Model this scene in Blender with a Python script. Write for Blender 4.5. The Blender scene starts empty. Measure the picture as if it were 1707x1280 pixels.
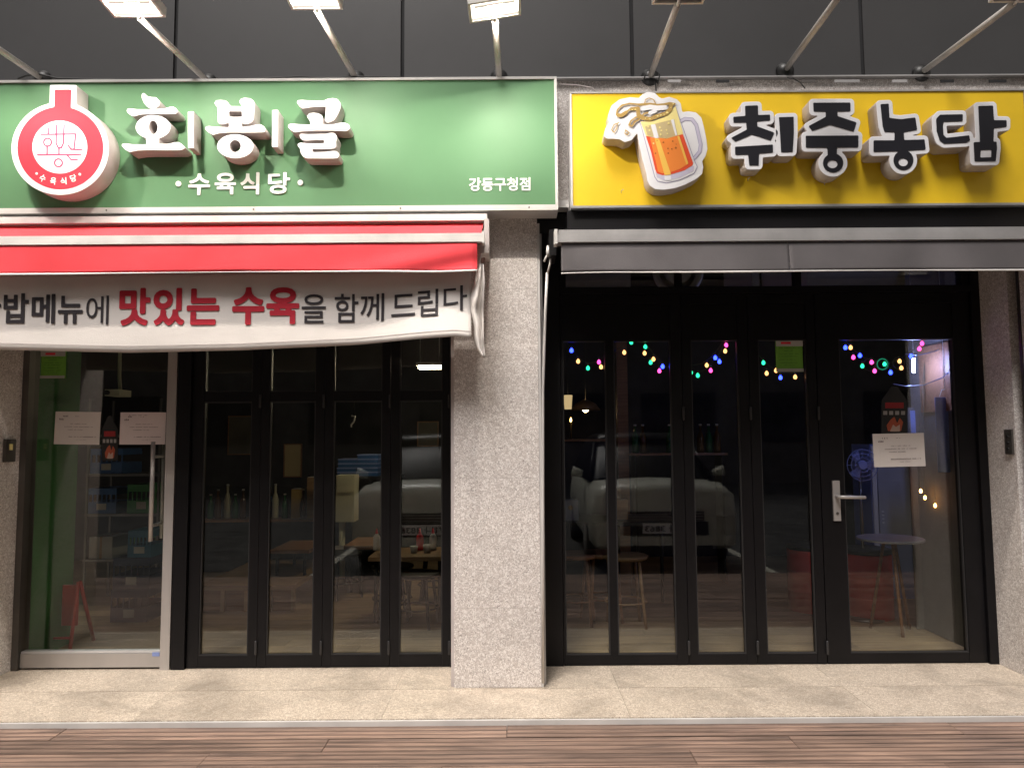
import bpy, bmesh, math, random
import numpy as np
from mathutils import Vector, Matrix

random.seed(7)
S = bpy.context.scene
C = S.collection
R = math.radians

# ------------------------------------------------------------------ camera
CAM_Z = 1.335
cam_data = bpy.data.cameras.new('camera')
cam = bpy.data.objects.new('camera', cam_data)
C.objects.link(cam)
cam_data.sensor_width = 36.0
cam_data.lens = 36.0 * 1233 / 1707
cam_data.clip_start = 0.05
cam_data.clip_end = 500
CROT = Matrix.Rotation(R(90 + 4.27), 3, 'X') @ Matrix.Rotation(R(-0.4), 3, 'Z')
cam.matrix_world = Matrix.Translation((0, 0, CAM_Z)) @ CROT.to_4x4()
S.camera = cam

# ------------------------------------------------------------------ world: night sky with a faint city glow
W = bpy.data.worlds.new('World')
S.world = W
W.use_nodes = True
nt = W.node_tree
for n in list(nt.nodes):
    nt.nodes.remove(n)
out = nt.nodes.new('ShaderNodeOutputWorld')
sky = nt.nodes.new('ShaderNodeTexSky')
sky.sky_type = 'NISHITA'
sky.sun_disc = False
sky.sun_elevation = R(-4)
sky.sun_rotation = R(200)
b1 = nt.nodes.new('ShaderNodeBackground')
b1.inputs['Strength'].default_value = 0.10
nt.links.new(sky.outputs[0], b1.inputs['Color'])
b2 = nt.nodes.new('ShaderNodeBackground')
b2.inputs['Color'].default_value = (1.0, 0.94, 0.88, 1)
b2.inputs['Strength'].default_value = 0.19
add = nt.nodes.new('ShaderNodeAddShader')
nt.links.new(b1.outputs[0], add.inputs[0])
nt.links.new(b2.outputs[0], add.inputs[1])
nt.links.new(add.outputs[0], out.inputs['Surface'])

S.view_settings.view_transform = 'Standard'
S.view_settings.look = 'None'
S.view_settings.gamma = 1
S.view_settings.exposure = 1.0
S.view_settings.use_curve_mapping = False
S.render.engine = 'CYCLES'
S.cycles.use_denoising = True
S.cycles.max_bounces = 8
S.cycles.transparent_max_bounces = 24
S.cycles.sample_clamp_indirect = 4.0
S.cycles.caustics_reflective = False
S.cycles.caustics_refractive = False
LED_POWER = 2700.0       # radiance of the lit flood lamps
sun_data = bpy.data.lights.new('sun', 'SUN')     # the broad, soft glow of the lit street and night sky
sun_data.energy = 1.75
sun_data.angle = R(22)
sun_data.color = (1.0, 0.95, 0.91)
sun = bpy.data.objects.new('sun', sun_data)
C.objects.link(sun)
sun.rotation_euler = Vector((0.22, 0.60, -1.0)).to_track_quat('-Z', 'Y').to_euler()

# ------------------------------------------------------------------ helpers
def P(u, v, Y):
    """point of the vertical plane y = Y that the photograph shows at pixel (u, v)"""
    d = CROT @ Vector(((u - 853.5) / 1233, -(v - 640) / 1233, -1))
    t = Y / d.y
    return Vector((d.x * t, Y, CAM_Z + d.z * t))

ORG = {}

def tag(o, label=None, cat=None, group=None, kind=None):
    if label: o['label'] = label
    if cat: o['category'] = cat
    if group: o['group'] = group
    if kind: o['kind'] = kind
    return o

def thing(name, label, cat, loc, group=None, kind=None):
    o = bpy.data.objects.new(name, None)
    C.objects.link(o)
    o.empty_display_size = 0.1
    o.location = loc
    ORG[o] = Vector(loc)
    return tag(o, label, cat, group, kind)

def link(name, me, mat=None, parent=None, smooth=False):
    """me holds world coordinates; the object gets its parent's origin"""
    if mat is not None and not me.materials:
        me.materials.append(mat)
    if smooth:
        me.polygons.foreach_set('use_smooth', [True] * len(me.polygons))
    o = bpy.data.objects.new(name, me)
    C.objects.link(o)
    if parent is not None:
        org = ORG[parent]
        me.transform(Matrix.Translation(-org))
        o.parent = parent
        ORG[o] = org
    else:
        n = len(me.vertices)
        co = np.empty(n * 3); me.vertices.foreach_get('co', co); co = co.reshape(-1, 3)
        base = Vector(((co[:, 0].min() + co[:, 0].max()) / 2, (co[:, 1].min() + co[:, 1].max()) / 2, co[:, 2].min()))
        me.transform(Matrix.Translation(-base))
        o.location = base
        ORG[o] = base
    me.update()
    return o

def bm_mesh(name, bm, bevel=0.0, seg=1):
    if bevel > 0:
        bmesh.ops.bevel(bm, geom=[e for e in bm.edges if len(e.link_faces) == 2 and e.calc_face_angle(0) > 0.6],
                        offset=bevel, segments=seg, affect='EDGES', clamp_overlap=True)
    bmesh.ops.recalc_face_normals(bm, faces=bm.faces[:])
    me = bpy.data.meshes.new(name)
    bm.to_mesh(me)
    bm.free()
    return me

def add_box(bm, x0, x1, y0, y1, z0, z1, rot=None, piv=None):
    vs = [bm.verts.new((x, y, z)) for x in (x0, x1) for y in (y0, y1) for z in (z0, z1)]
    for f in ((0, 1, 3, 2), (4, 6, 7, 5), (0, 4, 5, 1), (2, 3, 7, 6), (0, 2, 6, 4), (1, 5, 7, 3)):
        bm.faces.new([vs[i] for i in f])
    if rot is not None:
        bmesh.ops.rotate(bm, verts=vs, cent=piv, matrix=rot)
    return vs

def box(name, x0, x1, y0, y1, z0, z1, mat, parent=None, bevel=0.0, rot=None, seg=1):
    bm = bmesh.new()
    add_box(bm, x0, x1, y0, y1, z0, z1, rot, Vector(((x0 + x1) / 2, (y0 + y1) / 2, (z0 + z1) / 2)))
    return link(name, bm_mesh(name, bm, bevel, seg), mat, parent)

def boxes(name, lst, mat, parent=None, bevel=0.0):
    bm = bmesh.new()
    for b in lst:
        add_box(bm, *b)
    return link(name, bm_mesh(name, bm, bevel), mat, parent)

def add_tube(bm, pts, r, n=8, caps=True, radii=None):
    pts = [Vector(p) for p in pts]
    rings = []
    up = None
    for i, p in enumerate(pts):
        d = (pts[min(i + 1, len(pts) - 1)] - pts[max(i - 1, 0)]).normalized()
        if up is None:
            up = Vector((0, 0, 1)) if abs(d.z) < 0.9 else Vector((0, 1, 0))
        a = d.cross(up).normalized()
        b = a.cross(d).normalized()
        up = b
        rr = radii[i] if radii else r
        rings.append([bm.verts.new(p + a * math.cos(2 * math.pi * k / n) * rr + b * math.sin(2 * math.pi * k / n) * rr) for k in range(n)])
    for q in range(len(rings) - 1):
        for k in range(n):
            bm.faces.new((rings[q][k], rings[q][(k + 1) % n], rings[q + 1][(k + 1) % n], rings[q + 1][k]))
    if caps:
        bm.faces.new(rings[0][::-1])
        bm.faces.new(rings[-1])

def tube(name, pts, r, mat, parent=None, n=8, radii=None):
    bm = bmesh.new()
    add_tube(bm, pts, r, n, True, radii)
    return link(name, bm_mesh(name, bm), mat, parent, smooth=True)

def add_lathe(bm, prof, c, axis='Z', n=24):
    """prof: list of (radius, height)"""
    rings = []
    for r, h in prof:
        ring = []
        for k in range(n):
            a = 2 * math.pi * k / n
            x, y = r * math.cos(a), r * math.sin(a)
            v = (x, y, h) if axis == 'Z' else ((x, h, y) if axis == 'Y' else (h, x, y))
            ring.append(bm.verts.new(Vector(c) + Vector(v)))
        rings.append(ring)
    for q in range(len(rings) - 1):
        for k in range(n):
            bm.faces.new((rings[q][k], rings[q][(k + 1) % n], rings[q + 1][(k + 1) % n], rings[q + 1][k]))
    bm.faces.new(rings[0][::-1])
    bm.faces.new(rings[-1])

def lathe(name, prof, c, mat, parent=None, axis='Z', n=24, smooth=True):
    bm = bmesh.new()
    add_lathe(bm, prof, c, axis, n)
    me = bm_mesh(name, bm)
    o = link(name, me, mat, parent, smooth=False)
    if smooth:
        for p in me.polygons:
            p.use_smooth = len(p.vertices) == 4
        for e in me.edges:
            pass
    return o

# ------------------------------------------------------------------ materials
def mat(name, col, rough=0.6, metal=0.0, var=0.12, vscale=3.0, bump=0.0, bscale=60.0, spec=0.5, dirt=0.0,
        col2=None, stretch=(1, 1, 1), emit=None, estr=0.0, rvar=0.1, trans=0.0):
    m = bpy.data.materials.new(name)
    m.use_nodes = True
    n = m.node_tree
    bs = n.nodes['Principled BSDF']
    tc = n.nodes.new('ShaderNodeTexCoord')
    mp = n.nodes.new('ShaderNodeMapping')
    mp.inputs['Scale'].default_value = stretch
    geo = n.nodes.new('ShaderNodeNewGeometry')
    n.links.new(geo.outputs['Position'], mp.inputs['Vector'])
    nz = n.nodes.new('ShaderNodeTexNoise')
    nz.inputs['Scale'].default_value = vscale
    nz.inputs['Detail'].default_value = 5
    n.links.new(mp.outputs[0], nz.inputs['Vector'])
    mix = n.nodes.new('ShaderNodeMix')
    mix.data_type = 'RGBA'
    c = col
    c2 = col2 or tuple(max(0, x * (1 - 2.2 * var)) for x in c)
    c1 = col if col2 else tuple(min(1, x * (1 + var)) for x in c)
    mix.inputs['A'].default_value = (*c1, 1)
    mix.inputs['B'].default_value = (*c2, 1)
    ramp = n.nodes.new('ShaderNodeMapRange')
    ramp.inputs['From Min'].default_value = 0.3
    ramp.inputs['From Max'].default_value = 0.75
    n.links.new(nz.outputs['Fac'], ramp.inputs['Value'])
    n.links.new(ramp.outputs[0], mix.inputs['Factor'])
    last = mix.outputs['Result']
    if dirt > 0:
        nz3 = n.nodes.new('ShaderNodeTexNoise')
        nz3.inputs['Scale'].default_value = 1.3
        nz3.inputs['Detail'].default_value = 8
        nz3.inputs['Roughness'].default_value = 0.7
        n.links.new(geo.outputs['Position'], nz3.inputs['Vector'])
        r3 = n.nodes.new('ShaderNodeMapRange')
        r3.inputs['From Min'].default_value = 0.48
        r3.inputs['From Max'].default_value = 0.7
        r3.inputs['To Max'].default_value = dirt
        n.links.new(nz3.outputs['Fac'], r3.inputs['Value'])
        mx3 = n.nodes.new('ShaderNodeMix')
        mx3.data_type = 'RGBA'
        mx3.inputs['B'].default_value = (*[x * 0.35 for x in c], 1)
        n.links.new(last, mx3.inputs['A'])
        n.links.new(r3.outputs[0], mx3.inputs['Factor'])
        last = mx3.outputs['Result']
    n.links.new(last, bs.inputs['Base Color'])
    bs.inputs['Metallic'].default_value = metal
    bs.inputs['Specular IOR Level'].default_value = spec
    rr = n.nodes.new('ShaderNodeMapRange')
    rr.inputs['To Min'].default_value = max(0.02, rough - rvar)
    rr.inputs['To Max'].default_value = min(1, rough + rvar)
    n.links.new(nz.outputs['Fac'], rr.inputs['Value'])
    n.links.new(rr.outputs[0], bs.inputs['Roughness'])
    if bump > 0:
        nb = n.nodes.new('ShaderNodeTexNoise')
        nb.inputs['Scale'].default_value = bscale
        nb.inputs['Detail'].default_value = 4
        n.links.new(mp.outputs[0], nb.inputs['Vector'])
        bp = n.nodes.new('ShaderNodeBump')
        bp.inputs['Strength'].default_value = bump
        bp.inputs['Distance'].default_value = 0.004
        n.links.new(nb.outputs['Fac'], bp.inputs['Height'])
        n.links.new(bp.outputs[0], bs.inputs['Normal'])
    if emit:
        bs.inputs['Emission Color'].default_value = (*emit, 1)
        bs.inputs['Emission Strength'].default_value = estr
    if trans:
        bs.inputs['Transmission Weight'].default_value = trans
    return m

def granite(name, base, light, dark, scale=1.0, rough=0.55, stain=0.35):
    m = bpy.data.materials.new(name)
    m.use_nodes = True
    n = m.node_tree
    bs = n.nodes['Principled BSDF']
    geo = n.nodes.new('ShaderNodeNewGeometry')
    info = n.nodes.new('ShaderNodeObjectInfo')
    vadd = n.nodes.new('ShaderNodeVectorMath'); vadd.operation = 'ADD'
    vs = n.nodes.new('ShaderNodeVectorMath'); vs.operation = 'SCALE'
    cmb = n.nodes.new('ShaderNodeCombineXYZ')
    for k in range(3):
        n.links.new(info.outputs['Random'], cmb.inputs[k])
    vs.inputs['Scale'].default_value = 13.0
    n.links.new(cmb.outputs[0], vs.inputs[0])
    n.links.new(geo.outputs['Position'], vadd.inputs[0])
    n.links.new(vs.outputs[0], vadd.inputs[1])
    def noise(s, det, dist, rgh=0.5):
        z = n.nodes.new('ShaderNodeTexNoise')
        z.inputs['Scale'].default_value = s * scale
        z.inputs['Detail'].default_value = det
        z.inputs['Distortion'].default_value = dist
        z.inputs['Roughness'].default_value = rgh
        n.links.new(vadd.outputs[0], z.inputs['Vector'])
        return z.outputs['Fac']
    def ramp(src, a, b, hi=1.0):
        r = n.nodes.new('ShaderNodeMapRange')
        r.inputs['From Min'].default_value = a
        r.inputs['From Max'].default_value = b
        r.inputs['To Max'].default_value = hi
        n.links.new(src, r.inputs['Value'])
        return r.outputs[0]
    def mixc(fac, A, B):
        x = n.nodes.new('ShaderNodeMix'); x.data_type = 'RGBA'
        n.links.new(fac, x.inputs['Factor'])
        if isinstance(A, tuple): x.inputs['A'].default_value = (*A, 1)
        else: n.links.new(A, x.inputs['A'])
        if isinstance(B, tuple): x.inputs['B'].default_value = (*B, 1)
        else: n.links.new(B, x.inputs['B'])
        return x.outputs['Result']
    c = mixc(ramp(noise(85, 2, 1.6), 0.49, 0.555), base, light)
    c = mixc(ramp(noise(110, 2, 2.6), 0.575, 0.63, 0.9), c, dark)
    c = mixc(ramp(noise(260, 2, 0.5), 0.66, 0.72, 0.8), c, tuple(x * 0.35 for x in dark))
    c = mixc(ramp(noise(3.0, 6, 0.4, 0.65), 0.48, 0.72, stain), c, tuple(x * 0.42 for x in base))
    n.links.new(c, bs.inputs['Base Color'])
    bs.inputs['Roughness'].default_value = rough
    bp = n.nodes.new('ShaderNodeBump')
    bp.inputs['Strength'].default_value = 0.25
    bp.inputs['Distance'].default_value = 0.002
    n.links.new(noise(120, 3, 1.0), bp.inputs['Height'])
    n.links.new(bp.outputs[0], bs.inputs['Normal'])
    return m

def wood(name, c1, c2, rough=0.6, axis='X', grooves=0.0):
    m = bpy.data.materials.new(name)
    m.use_nodes = True
    n = m.node_tree
    bs = n.nodes['Principled BSDF']
    geo = n.nodes.new('ShaderNodeNewGeometry')
    info = n.nodes.new('ShaderNodeObjectInfo')
    cmb = n.nodes.new('ShaderNodeCombineXYZ')
    mul = n.nodes.new('ShaderNodeMath'); mul.operation = 'MULTIPLY'; mul.inputs[1].default_value = 31.0
    n.links.new(info.outputs['Random'], mul.inputs[0])
    n.links.new(mul.outputs[0], cmb.inputs[0]); n.links.new(mul.outputs[0], cmb.inputs[2])
    vadd = n.nodes.new('ShaderNodeVectorMath'); vadd.operation = 'ADD'
    n.links.new(geo.outputs['Position'], vadd.inputs[0]); n.links.new(cmb.outputs[0], vadd.inputs[1])
    mp = n.nodes.new('ShaderNodeMapping')
    mp.inputs['Scale'].default_value = (0.05, 1, 1) if axis == 'X' else (1, 0.10, 1) if axis == 'Y' else (1, 1, 0.10)
    n.links.new(vadd.outputs[0], mp.inputs['Vector'])
    nz = n.nodes.new('ShaderNodeTexNoise')
    nz.inputs['Scale'].default_value = 42; nz.inputs['Detail'].default_value = 6; nz.inputs['Distortion'].default_value = 0.8
    nz.inputs['Roughness'].default_value = 0.65
    n.links.new(mp.outputs[0], nz.inputs['Vector'])
    nl = n.nodes.new('ShaderNodeTexNoise')
    nl.inputs['Scale'].default_value = 2.2; nl.inputs['Detail'].default_value = 4
    n.links.new(vadd.outputs[0], nl.inputs['Vector'])
    r = n.nodes.new('ShaderNodeMapRange'); r.inputs['From Min'].default_value = 0.36; r.inputs['From Max'].default_value = 0.66
    n.links.new(nz.outputs['Fac'], r.inputs['Value'])
    x = n.nodes.new('ShaderNodeMix'); x.data_type = 'RGBA'
    x.inputs['A'].default_value = (*c1, 1); x.inputs['B'].default_value = (*c2, 1)
    n.links.new(r.outputs[0], x.inputs['Factor'])
    # board to board difference and worn patches
    hsv = n.nodes.new('ShaderNodeHueSaturation')
    r2 = n.nodes.new('ShaderNodeMapRange'); r2.inputs['To Min'].default_value = 0.75; r2.inputs['To Max'].default_value = 1.25
    n.links.new(info.outputs['Random'], r2.inputs['Value'])
    r4 = n.nodes.new('ShaderNodeMapRange'); r4.inputs['From Min'].default_value = 0.3; r4.inputs['From Max'].default_value = 0.7
    r4.inputs['To Min'].default_value = 0.75; r4.inputs['To Max'].default_value = 1.2
    n.links.new(nl.outputs['Fac'], r4.inputs['Value'])
    mm = n.nodes.new('ShaderNodeMath'); mm.operation = 'MULTIPLY'
    n.links.new(r2.outputs[0], mm.inputs[0]); n.links.new(r4.outputs[0], mm.inputs[1])
    n.links.new(mm.outputs[0], hsv.inputs['Value'])
    n.links.new(x.outputs['Result'], hsv.inputs['Color'])
    n.links.new(hsv.outputs[0], bs.inputs['Base Color'])
    bs.inputs['Roughness'].default_value = rough
    bp = n.nodes.new('ShaderNodeBump'); bp.inputs['Strength'].default_value = 0.5; bp.inputs['Distance'].default_value = 0.003
    hgt = nz.outputs['Fac']
    if grooves:
        wv = n.nodes.new('ShaderNodeTexWave'); wv.bands_direction = 'Y'
        wv.inputs['Scale'].default_value = grooves; wv.inputs['Distortion'].default_value = 0.25
        n.links.new(geo.outputs['Position'], wv.inputs['Vector'])
        ad = n.nodes.new('ShaderNodeMath'); ad.operation = 'MULTIPLY_ADD'; ad.inputs[1].default_value = 0.8
        n.links.new(wv.outputs['Fac'], ad.inputs[0]); n.links.new(nz.outputs['Fac'], ad.inputs[2])
        hgt = ad.outputs[0]
        gr = n.nodes.new('ShaderNodeMix'); gr.data_type = 'RGBA'; gr.blend_type = 'MULTIPLY'
        gm = n.nodes.new('ShaderNodeMapRange'); gm.inputs['From Max'].default_value = 0.35; gm.inputs['To Min'].default_value = 0.75; gm.inputs['To Max'].default_value = 0.0
        n.links.new(wv.outputs['Fac'], gm.inputs['Value']); n.links.new(gm.outputs[0], gr.inputs['Factor'])
        n.links.new(hsv.outputs[0], gr.inputs['A']); gr.inputs['B'].default_value = (.25, .22, .2, 1)
        n.links.new(gr.outputs['Result'], bs.inputs['Base Color'])
    n.links.new(hgt, bp.inputs['Height'])
    n.links.new(bp.outputs[0], bs.inputs['Normal'])
    return m

def glass_mat(name, tint=(0.84, 0.88, 0.86), f0=0.052):
    """clear pane: each face reflects by Schlick's law and lets the rest through"""
    m = bpy.data.materials.new(name)
    m.use_nodes = True
    n = m.node_tree
    for x in list(n.nodes):
        n.nodes.remove(x)
    o = n.nodes.new('ShaderNodeOutputMaterial')
    geo = n.nodes.new('ShaderNodeNewGeometry')
    dot = n.nodes.new('ShaderNodeVectorMath'); dot.operation = 'DOT_PRODUCT'
    n.links.new(geo.outputs['Incoming'], dot.inputs[0]); n.links.new(geo.outputs['Normal'], dot.inputs[1])
    ab = n.nodes.new('ShaderNodeMath'); ab.operation = 'ABSOLUTE'
    n.links.new(dot.outputs['Value'], ab.inputs[0])
    inv = n.nodes.new('ShaderNodeMath'); inv.operation = 'SUBTRACT'; inv.inputs[0].default_value = 1
    n.links.new(ab.outputs[0], inv.inputs[1])
    pw = n.nodes.new('ShaderNodeMath'); pw.operation = 'POWER'; pw.inputs[1].default_value = 5
    n.links.new(inv.outputs[0], pw.inputs[0])
    ma = n.nodes.new('ShaderNodeMath'); ma.operation = 'MULTIPLY_ADD'
    ma.inputs[1].default_value = 1 - f0; ma.inputs[2].default_value = f0
    n.links.new(pw.outputs[0], ma.inputs[0])
    tr = n.nodes.new('ShaderNodeBsdfTransparent'); tr.inputs['Color'].default_value = (*[math.sqrt(t) for t in tint], 1)
    gl = n.nodes.new('ShaderNodeBsdfGlossy'); nzs = n.nodes.new('ShaderNodeTexNoise'); nzs.inputs['Scale'].default_value = 5; nzs.inputs['Detail'].default_value = 6
    n.links.new(geo.outputs['Position'], nzs.inputs['Vector'])
    rs_ = n.nodes.new('ShaderNodeMapRange'); rs_.inputs['From Min'].default_value = .4; rs_.inputs['From Max'].default_value = .7
    rs_.inputs['To Min'].default_value = 0.008; rs_.inputs['To Max'].default_value = 0.022
    n.links.new(nzs.outputs['Fac'], rs_.inputs['Value']); n.links.new(rs_.outputs[0], gl.inputs['Roughness'])
    gl.inputs['Color'].default_value = (1, 1, 1, 1)
    mx = n.nodes.new('ShaderNodeMixShader')
    n.links.new(ma.outputs[0], mx.inputs[0]); n.links.new(tr.outputs[0], mx.inputs[1]); n.links.new(gl.outputs[0], mx.inputs[2])
    n.links.new(mx.outputs[0], o.inputs['Surface'])
    return m

def emis(name, col, st):
    m = bpy.data.materials.new(name)
    m.use_nodes = True
    n = m.node_tree
    for x in list(n.nodes):
        n.nodes.remove(x)
    o = n.nodes.new('ShaderNodeOutputMaterial')
    e = n.nodes.new('ShaderNodeEmission')
    e.inputs['Color'].default_value = (*col, 1)
    e.inputs['Strength'].default_value = st
    n.links.new(e.outputs[0], o.inputs['Surface'])
    return m

M = {}
M['granite'] = granite('granite', (0.60, 0.545, 0.515), (0.84, 0.80, 0.77), (0.24, 0.205, 0.19), 0.85, 0.6, 0.22)
M['granite_floor'] = granite('granite_floor', (0.52, 0.43, 0.34), (0.73, 0.64, 0.53), (0.27, 0.20, 0.145), 0.85, 0.5, 0.7)
M['core'] = mat('concrete_core', (0.10, 0.09, 0.085), 0.9, bump=0.4)
M['deck'] = wood('deck_wood', (0.37, 0.245, 0.185), (0.14, 0.098, 0.08), 0.6, grooves=7.0)
M['inner_floor'] = wood('inner_floor_wood', (0.38, 0.27, 0.15), (0.22, 0.15, 0.09), 0.4)
M['panel'] = mat('cladding_panel', (0.062, 0.061, 0.063), 0.42, 0.15, var=0.10, vscale=1.2, bump=0.06, bscale=8, dirt=0.15)
M['joint'] = mat('joint_black', (0.010, 0.010, 0.012), 0.8)
M['black_frame'] = mat('black_aluminium', (0.0045, 0.004, 0.005), 0.45, 0.0, spec=0.28, var=0.2, vscale=6, bump=0.05, bscale=200)
M['gasket'] = mat('glazing_bead', (0.028, 0.027, 0.028), 0.45, 0.0)
M['steel'] = mat('brushed_steel', (0.50, 0.47, 0.45), 0.38, 0.45, var=0.08, vscale=4, bump=0.06, bscale=150, stretch=(1, 1, 0.05))
M['dark_steel'] = mat('dark_steel', (0.16, 0.15, 0.14), 0.38, 0.8, var=0.1, vscale=4)
M['white_metal'] = mat('white_coated_metal', (0.66, 0.64, 0.62), 0.45, 0.1, var=0.08, vscale=4, dirt=0.25)
M['grey_metal'] = mat('grey_coated_metal', (0.46, 0.45, 0.45), 0.4, 0.35, var=0.1, vscale=5, dirt=0.3)
M['green_sign'] = mat('green_flex_sheet', (0.105, 0.235, 0.115), 0.5, 0.0, var=0.07, vscale=0.9, spec=0.3, bump=0.03, bscale=4, dirt=0.08)
M['yellow_sign'] = mat('yellow_flex_sheet', (0.84, 0.56, 0.018), 0.42, 0.0, var=0.06, vscale=1.2, bump=0.03, bscale=4, dirt=0.12)
M['white_acryl'] = mat('white_acrylic', (0.80, 0.79, 0.80), 0.35, var=0.03)
M['letter_side'] = mat('letter_side_enamel', (0.50, 0.45, 0.44), 0.5, var=0.08, vscale=7, dirt=0.15)
M['letter_white'] = mat('letter_face_acrylic', (0.80, 0.80, 0.83), 0.5, var=0.03, spec=0.2)
M['ink_white'] = mat('ink_white', (0.80, 0.82, 0.78), 0.5, var=0.03)
M['ink_black'] = mat('ink_black', (0.012, 0.012, 0.018), 0.35, var=0.1)
M['ink_red'] = mat('emblem_red', (0.80, 0.045, 0.07), 0.6, var=0.04, spec=0.15)
M['ink_magenta'] = mat('emblem_line', (0.62, 0.05, 0.14), 0.4, var=0.04)
M['red_fabric'] = mat('red_awning_fabric', (0.72, 0.045, 0.06), 0.85, var=0.10, vscale=3, bump=0.25, bscale=300, dirt=0.10)
M['grey_fabric'] = mat('charcoal_awning_fabric', (0.125, 0.115, 0.12), 0.9, var=0.12, vscale=3, bump=0.3, bscale=300, dirt=0.2)
M['banner'] = mat('banner_cloth', (0.69, 0.65, 0.62), 0.8, var=0.05, vscale=3, bump=0.2, bscale=200, dirt=0.05)
M['banner_black'] = mat('banner_ink_black', (0.025, 0.02, 0.025), 0.8, var=0.1)
M['banner_red'] = mat('banner_ink_red', (0.42, 0.008, 0.025), 0.8, var=0.1)
M['hem'] = mat('hem_tape', (0.72, 0.70, 0.68), 0.8, var=0.05)
M['arm'] = mat('arm_paint', (0.62, 0.59, 0.55), 0.4, 0.1, var=0.1, vscale=8, dirt=0.2)
M['black_plastic'] = mat('black_plastic', (0.012, 0.012, 0.012), 0.45, var=0.2)
M['glass'] = glass_mat('window_glass')
M['paper'] = mat('notice_paper', (0.78, 0.73, 0.70), 0.85, var=0.03)
M['paper_pink'] = mat('notice_paper_pinkish', (0.78, 0.69, 0.69), 0.85, var=0.03)
M['pencil'] = mat('notice_print', (0.33, 0.27, 0.28), 0.9, var=0.1)
M['lime'] = mat('lime_notice', (0.17, 0.42, 0.05), 0.8, var=0.05)
M['lime_text'] = mat('lime_notice_print', (0.06, 0.16, 0.03), 0.8)
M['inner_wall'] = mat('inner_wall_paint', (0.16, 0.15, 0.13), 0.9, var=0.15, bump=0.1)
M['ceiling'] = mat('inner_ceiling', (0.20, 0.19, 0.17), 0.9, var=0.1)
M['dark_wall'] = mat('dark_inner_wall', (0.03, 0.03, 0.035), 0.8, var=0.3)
M['green_paint'] = mat('green_paint', (0.05, 0.22, 0.06), 0.6, var=0.1)
M['red_paint'] = mat('red_paint', (0.60, 0.025, 0.02), 0.4, var=0.1, dirt=0.2)
M['table_wood'] = wood('table_wood', (0.34, 0.17, 0.08), (0.20, 0.09, 0.04), 0.4)
M['pale_wood'] = wood('pale_wood', (0.42, 0.27, 0.13), (0.28, 0.16, 0.08), 0.5)
M['blue_plastic'] = mat('blue_crate_plastic', (0.03, 0.11, 0.30), 0.45, var=0.1)
M['green_plastic'] = mat('green_crate_plastic', (0.03, 0.20, 0.05), 0.45, var=0.1)
M['cream'] = mat('cream_enamel', (0.60, 0.58, 0.42), 0.5, var=0.08)
M['car_white'] = mat('car_white_paint', (0.60, 0.60, 0.53), 0.3, var=0.02, rvar=0.02)
M['car_glass'] = mat('car_dark_glass', (0.006, 0.006, 0.007), 0.35, rvar=0.01, spec=0.15)
M['tyre'] = mat('tyre_rubber', (0.015, 0.015, 0.015), 0.85)
M['lens'] = mat('headlight_lens', (0.55, 0.55, 0.50), 0.2)
M['amber'] = mat('amber_lens', (0.6, 0.2, 0.03), 0.2)
M['asphalt'] = mat('asphalt', (0.05, 0.048, 0.045), 0.9, var=0.3, vscale=3, bump=0.6, bscale=150)
M['road_line'] = mat('road_paint', (0.6, 0.58, 0.5), 0.8, var=0.2, vscale=20)
M['led'] = emis('led_chip', (1.0, 0.91, 0.80), LED_POWER)
M['led_strong'] = emis('led_chip_strong', (1.0, 0.91, 0.80), LED_POWER * 1.15)
M['led_glow'] = emis('led_diffuser', (1.0, 0.88, 0.76), 1.5)
M['wire'] = mat('string_wire', (0.08, 0.10, 0.06), 0.5)
M['blue_tint'] = mat('pale_blue_lit_enamel', (0.25, 0.32, 0.62), 0.4, var=0.08)  # also holds blue lamp light painted on the hanging sheet and machines

# ------------------------------------------------------------------ 2D outlines: signed distance, marching squares
def seg_dist(X, Y, a, b):
    ax, ay = a; bx, by = b
    dx, dy = bx - ax, by - ay
    L = dx * dx + dy * dy + 1e-12
    t = np.clip(((X - ax) * dx + (Y - ay) * dy) / L, 0, 1)
    return np.hypot(X - ax - t * dx, Y - ay - t * dy)

def sdf(shape, X, Y):
    k = shape[0]
    if k == 'P':
        pts = shape[1]; d = np.full(X.shape, 1e9); ins = np.zeros(X.shape, bool)
        n = len(pts)
        for i in range(n):
            a, b = pts[i], pts[(i + 1) % n]
            d = np.minimum(d, seg_dist(X, Y, a, b))
            (ax, ay), (bx, by) = a, b
            c = ((ay > Y) != (by > Y)) & (X < (bx - ax) * (Y - ay) / ((by - ay) or 1e-9) + ax)
            ins ^= c
        return np.where(ins, -d, d)
    if k == 'E':
        _, cx, cy, rx, ry = shape[:5]
        q = np.sqrt(((X - cx) / rx) ** 2 + ((Y - cy) / ry) ** 2)
        return (q - 1) * min(rx, ry)
    if k == 'X':
        d = np.full(X.shape, 1e9); ins = np.zeros(X.shape, bool)
        for pts in shape[1]:
            n = len(pts)
            for i in range(n):
                a, b = pts[i], pts[(i + 1) % n]
                d = np.minimum(d, seg_dist(X, Y, a, b))
                ins ^= ((a[1] > Y) != (b[1] > Y)) & (X < (b[0] - a[0]) * (Y - a[1]) / ((b[1] - a[1]) or 1e-9) + a[0])
        return np.where(ins, -d, d)
    if k == 'L':
        pts, w = shape[1], shape[2]
        d = np.full(X.shape, 1e9)
        for a, b in zip(pts[:-1], pts[1:]):
            d = np.minimum(d, seg_dist(X, Y, a, b))
        return d - w

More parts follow.
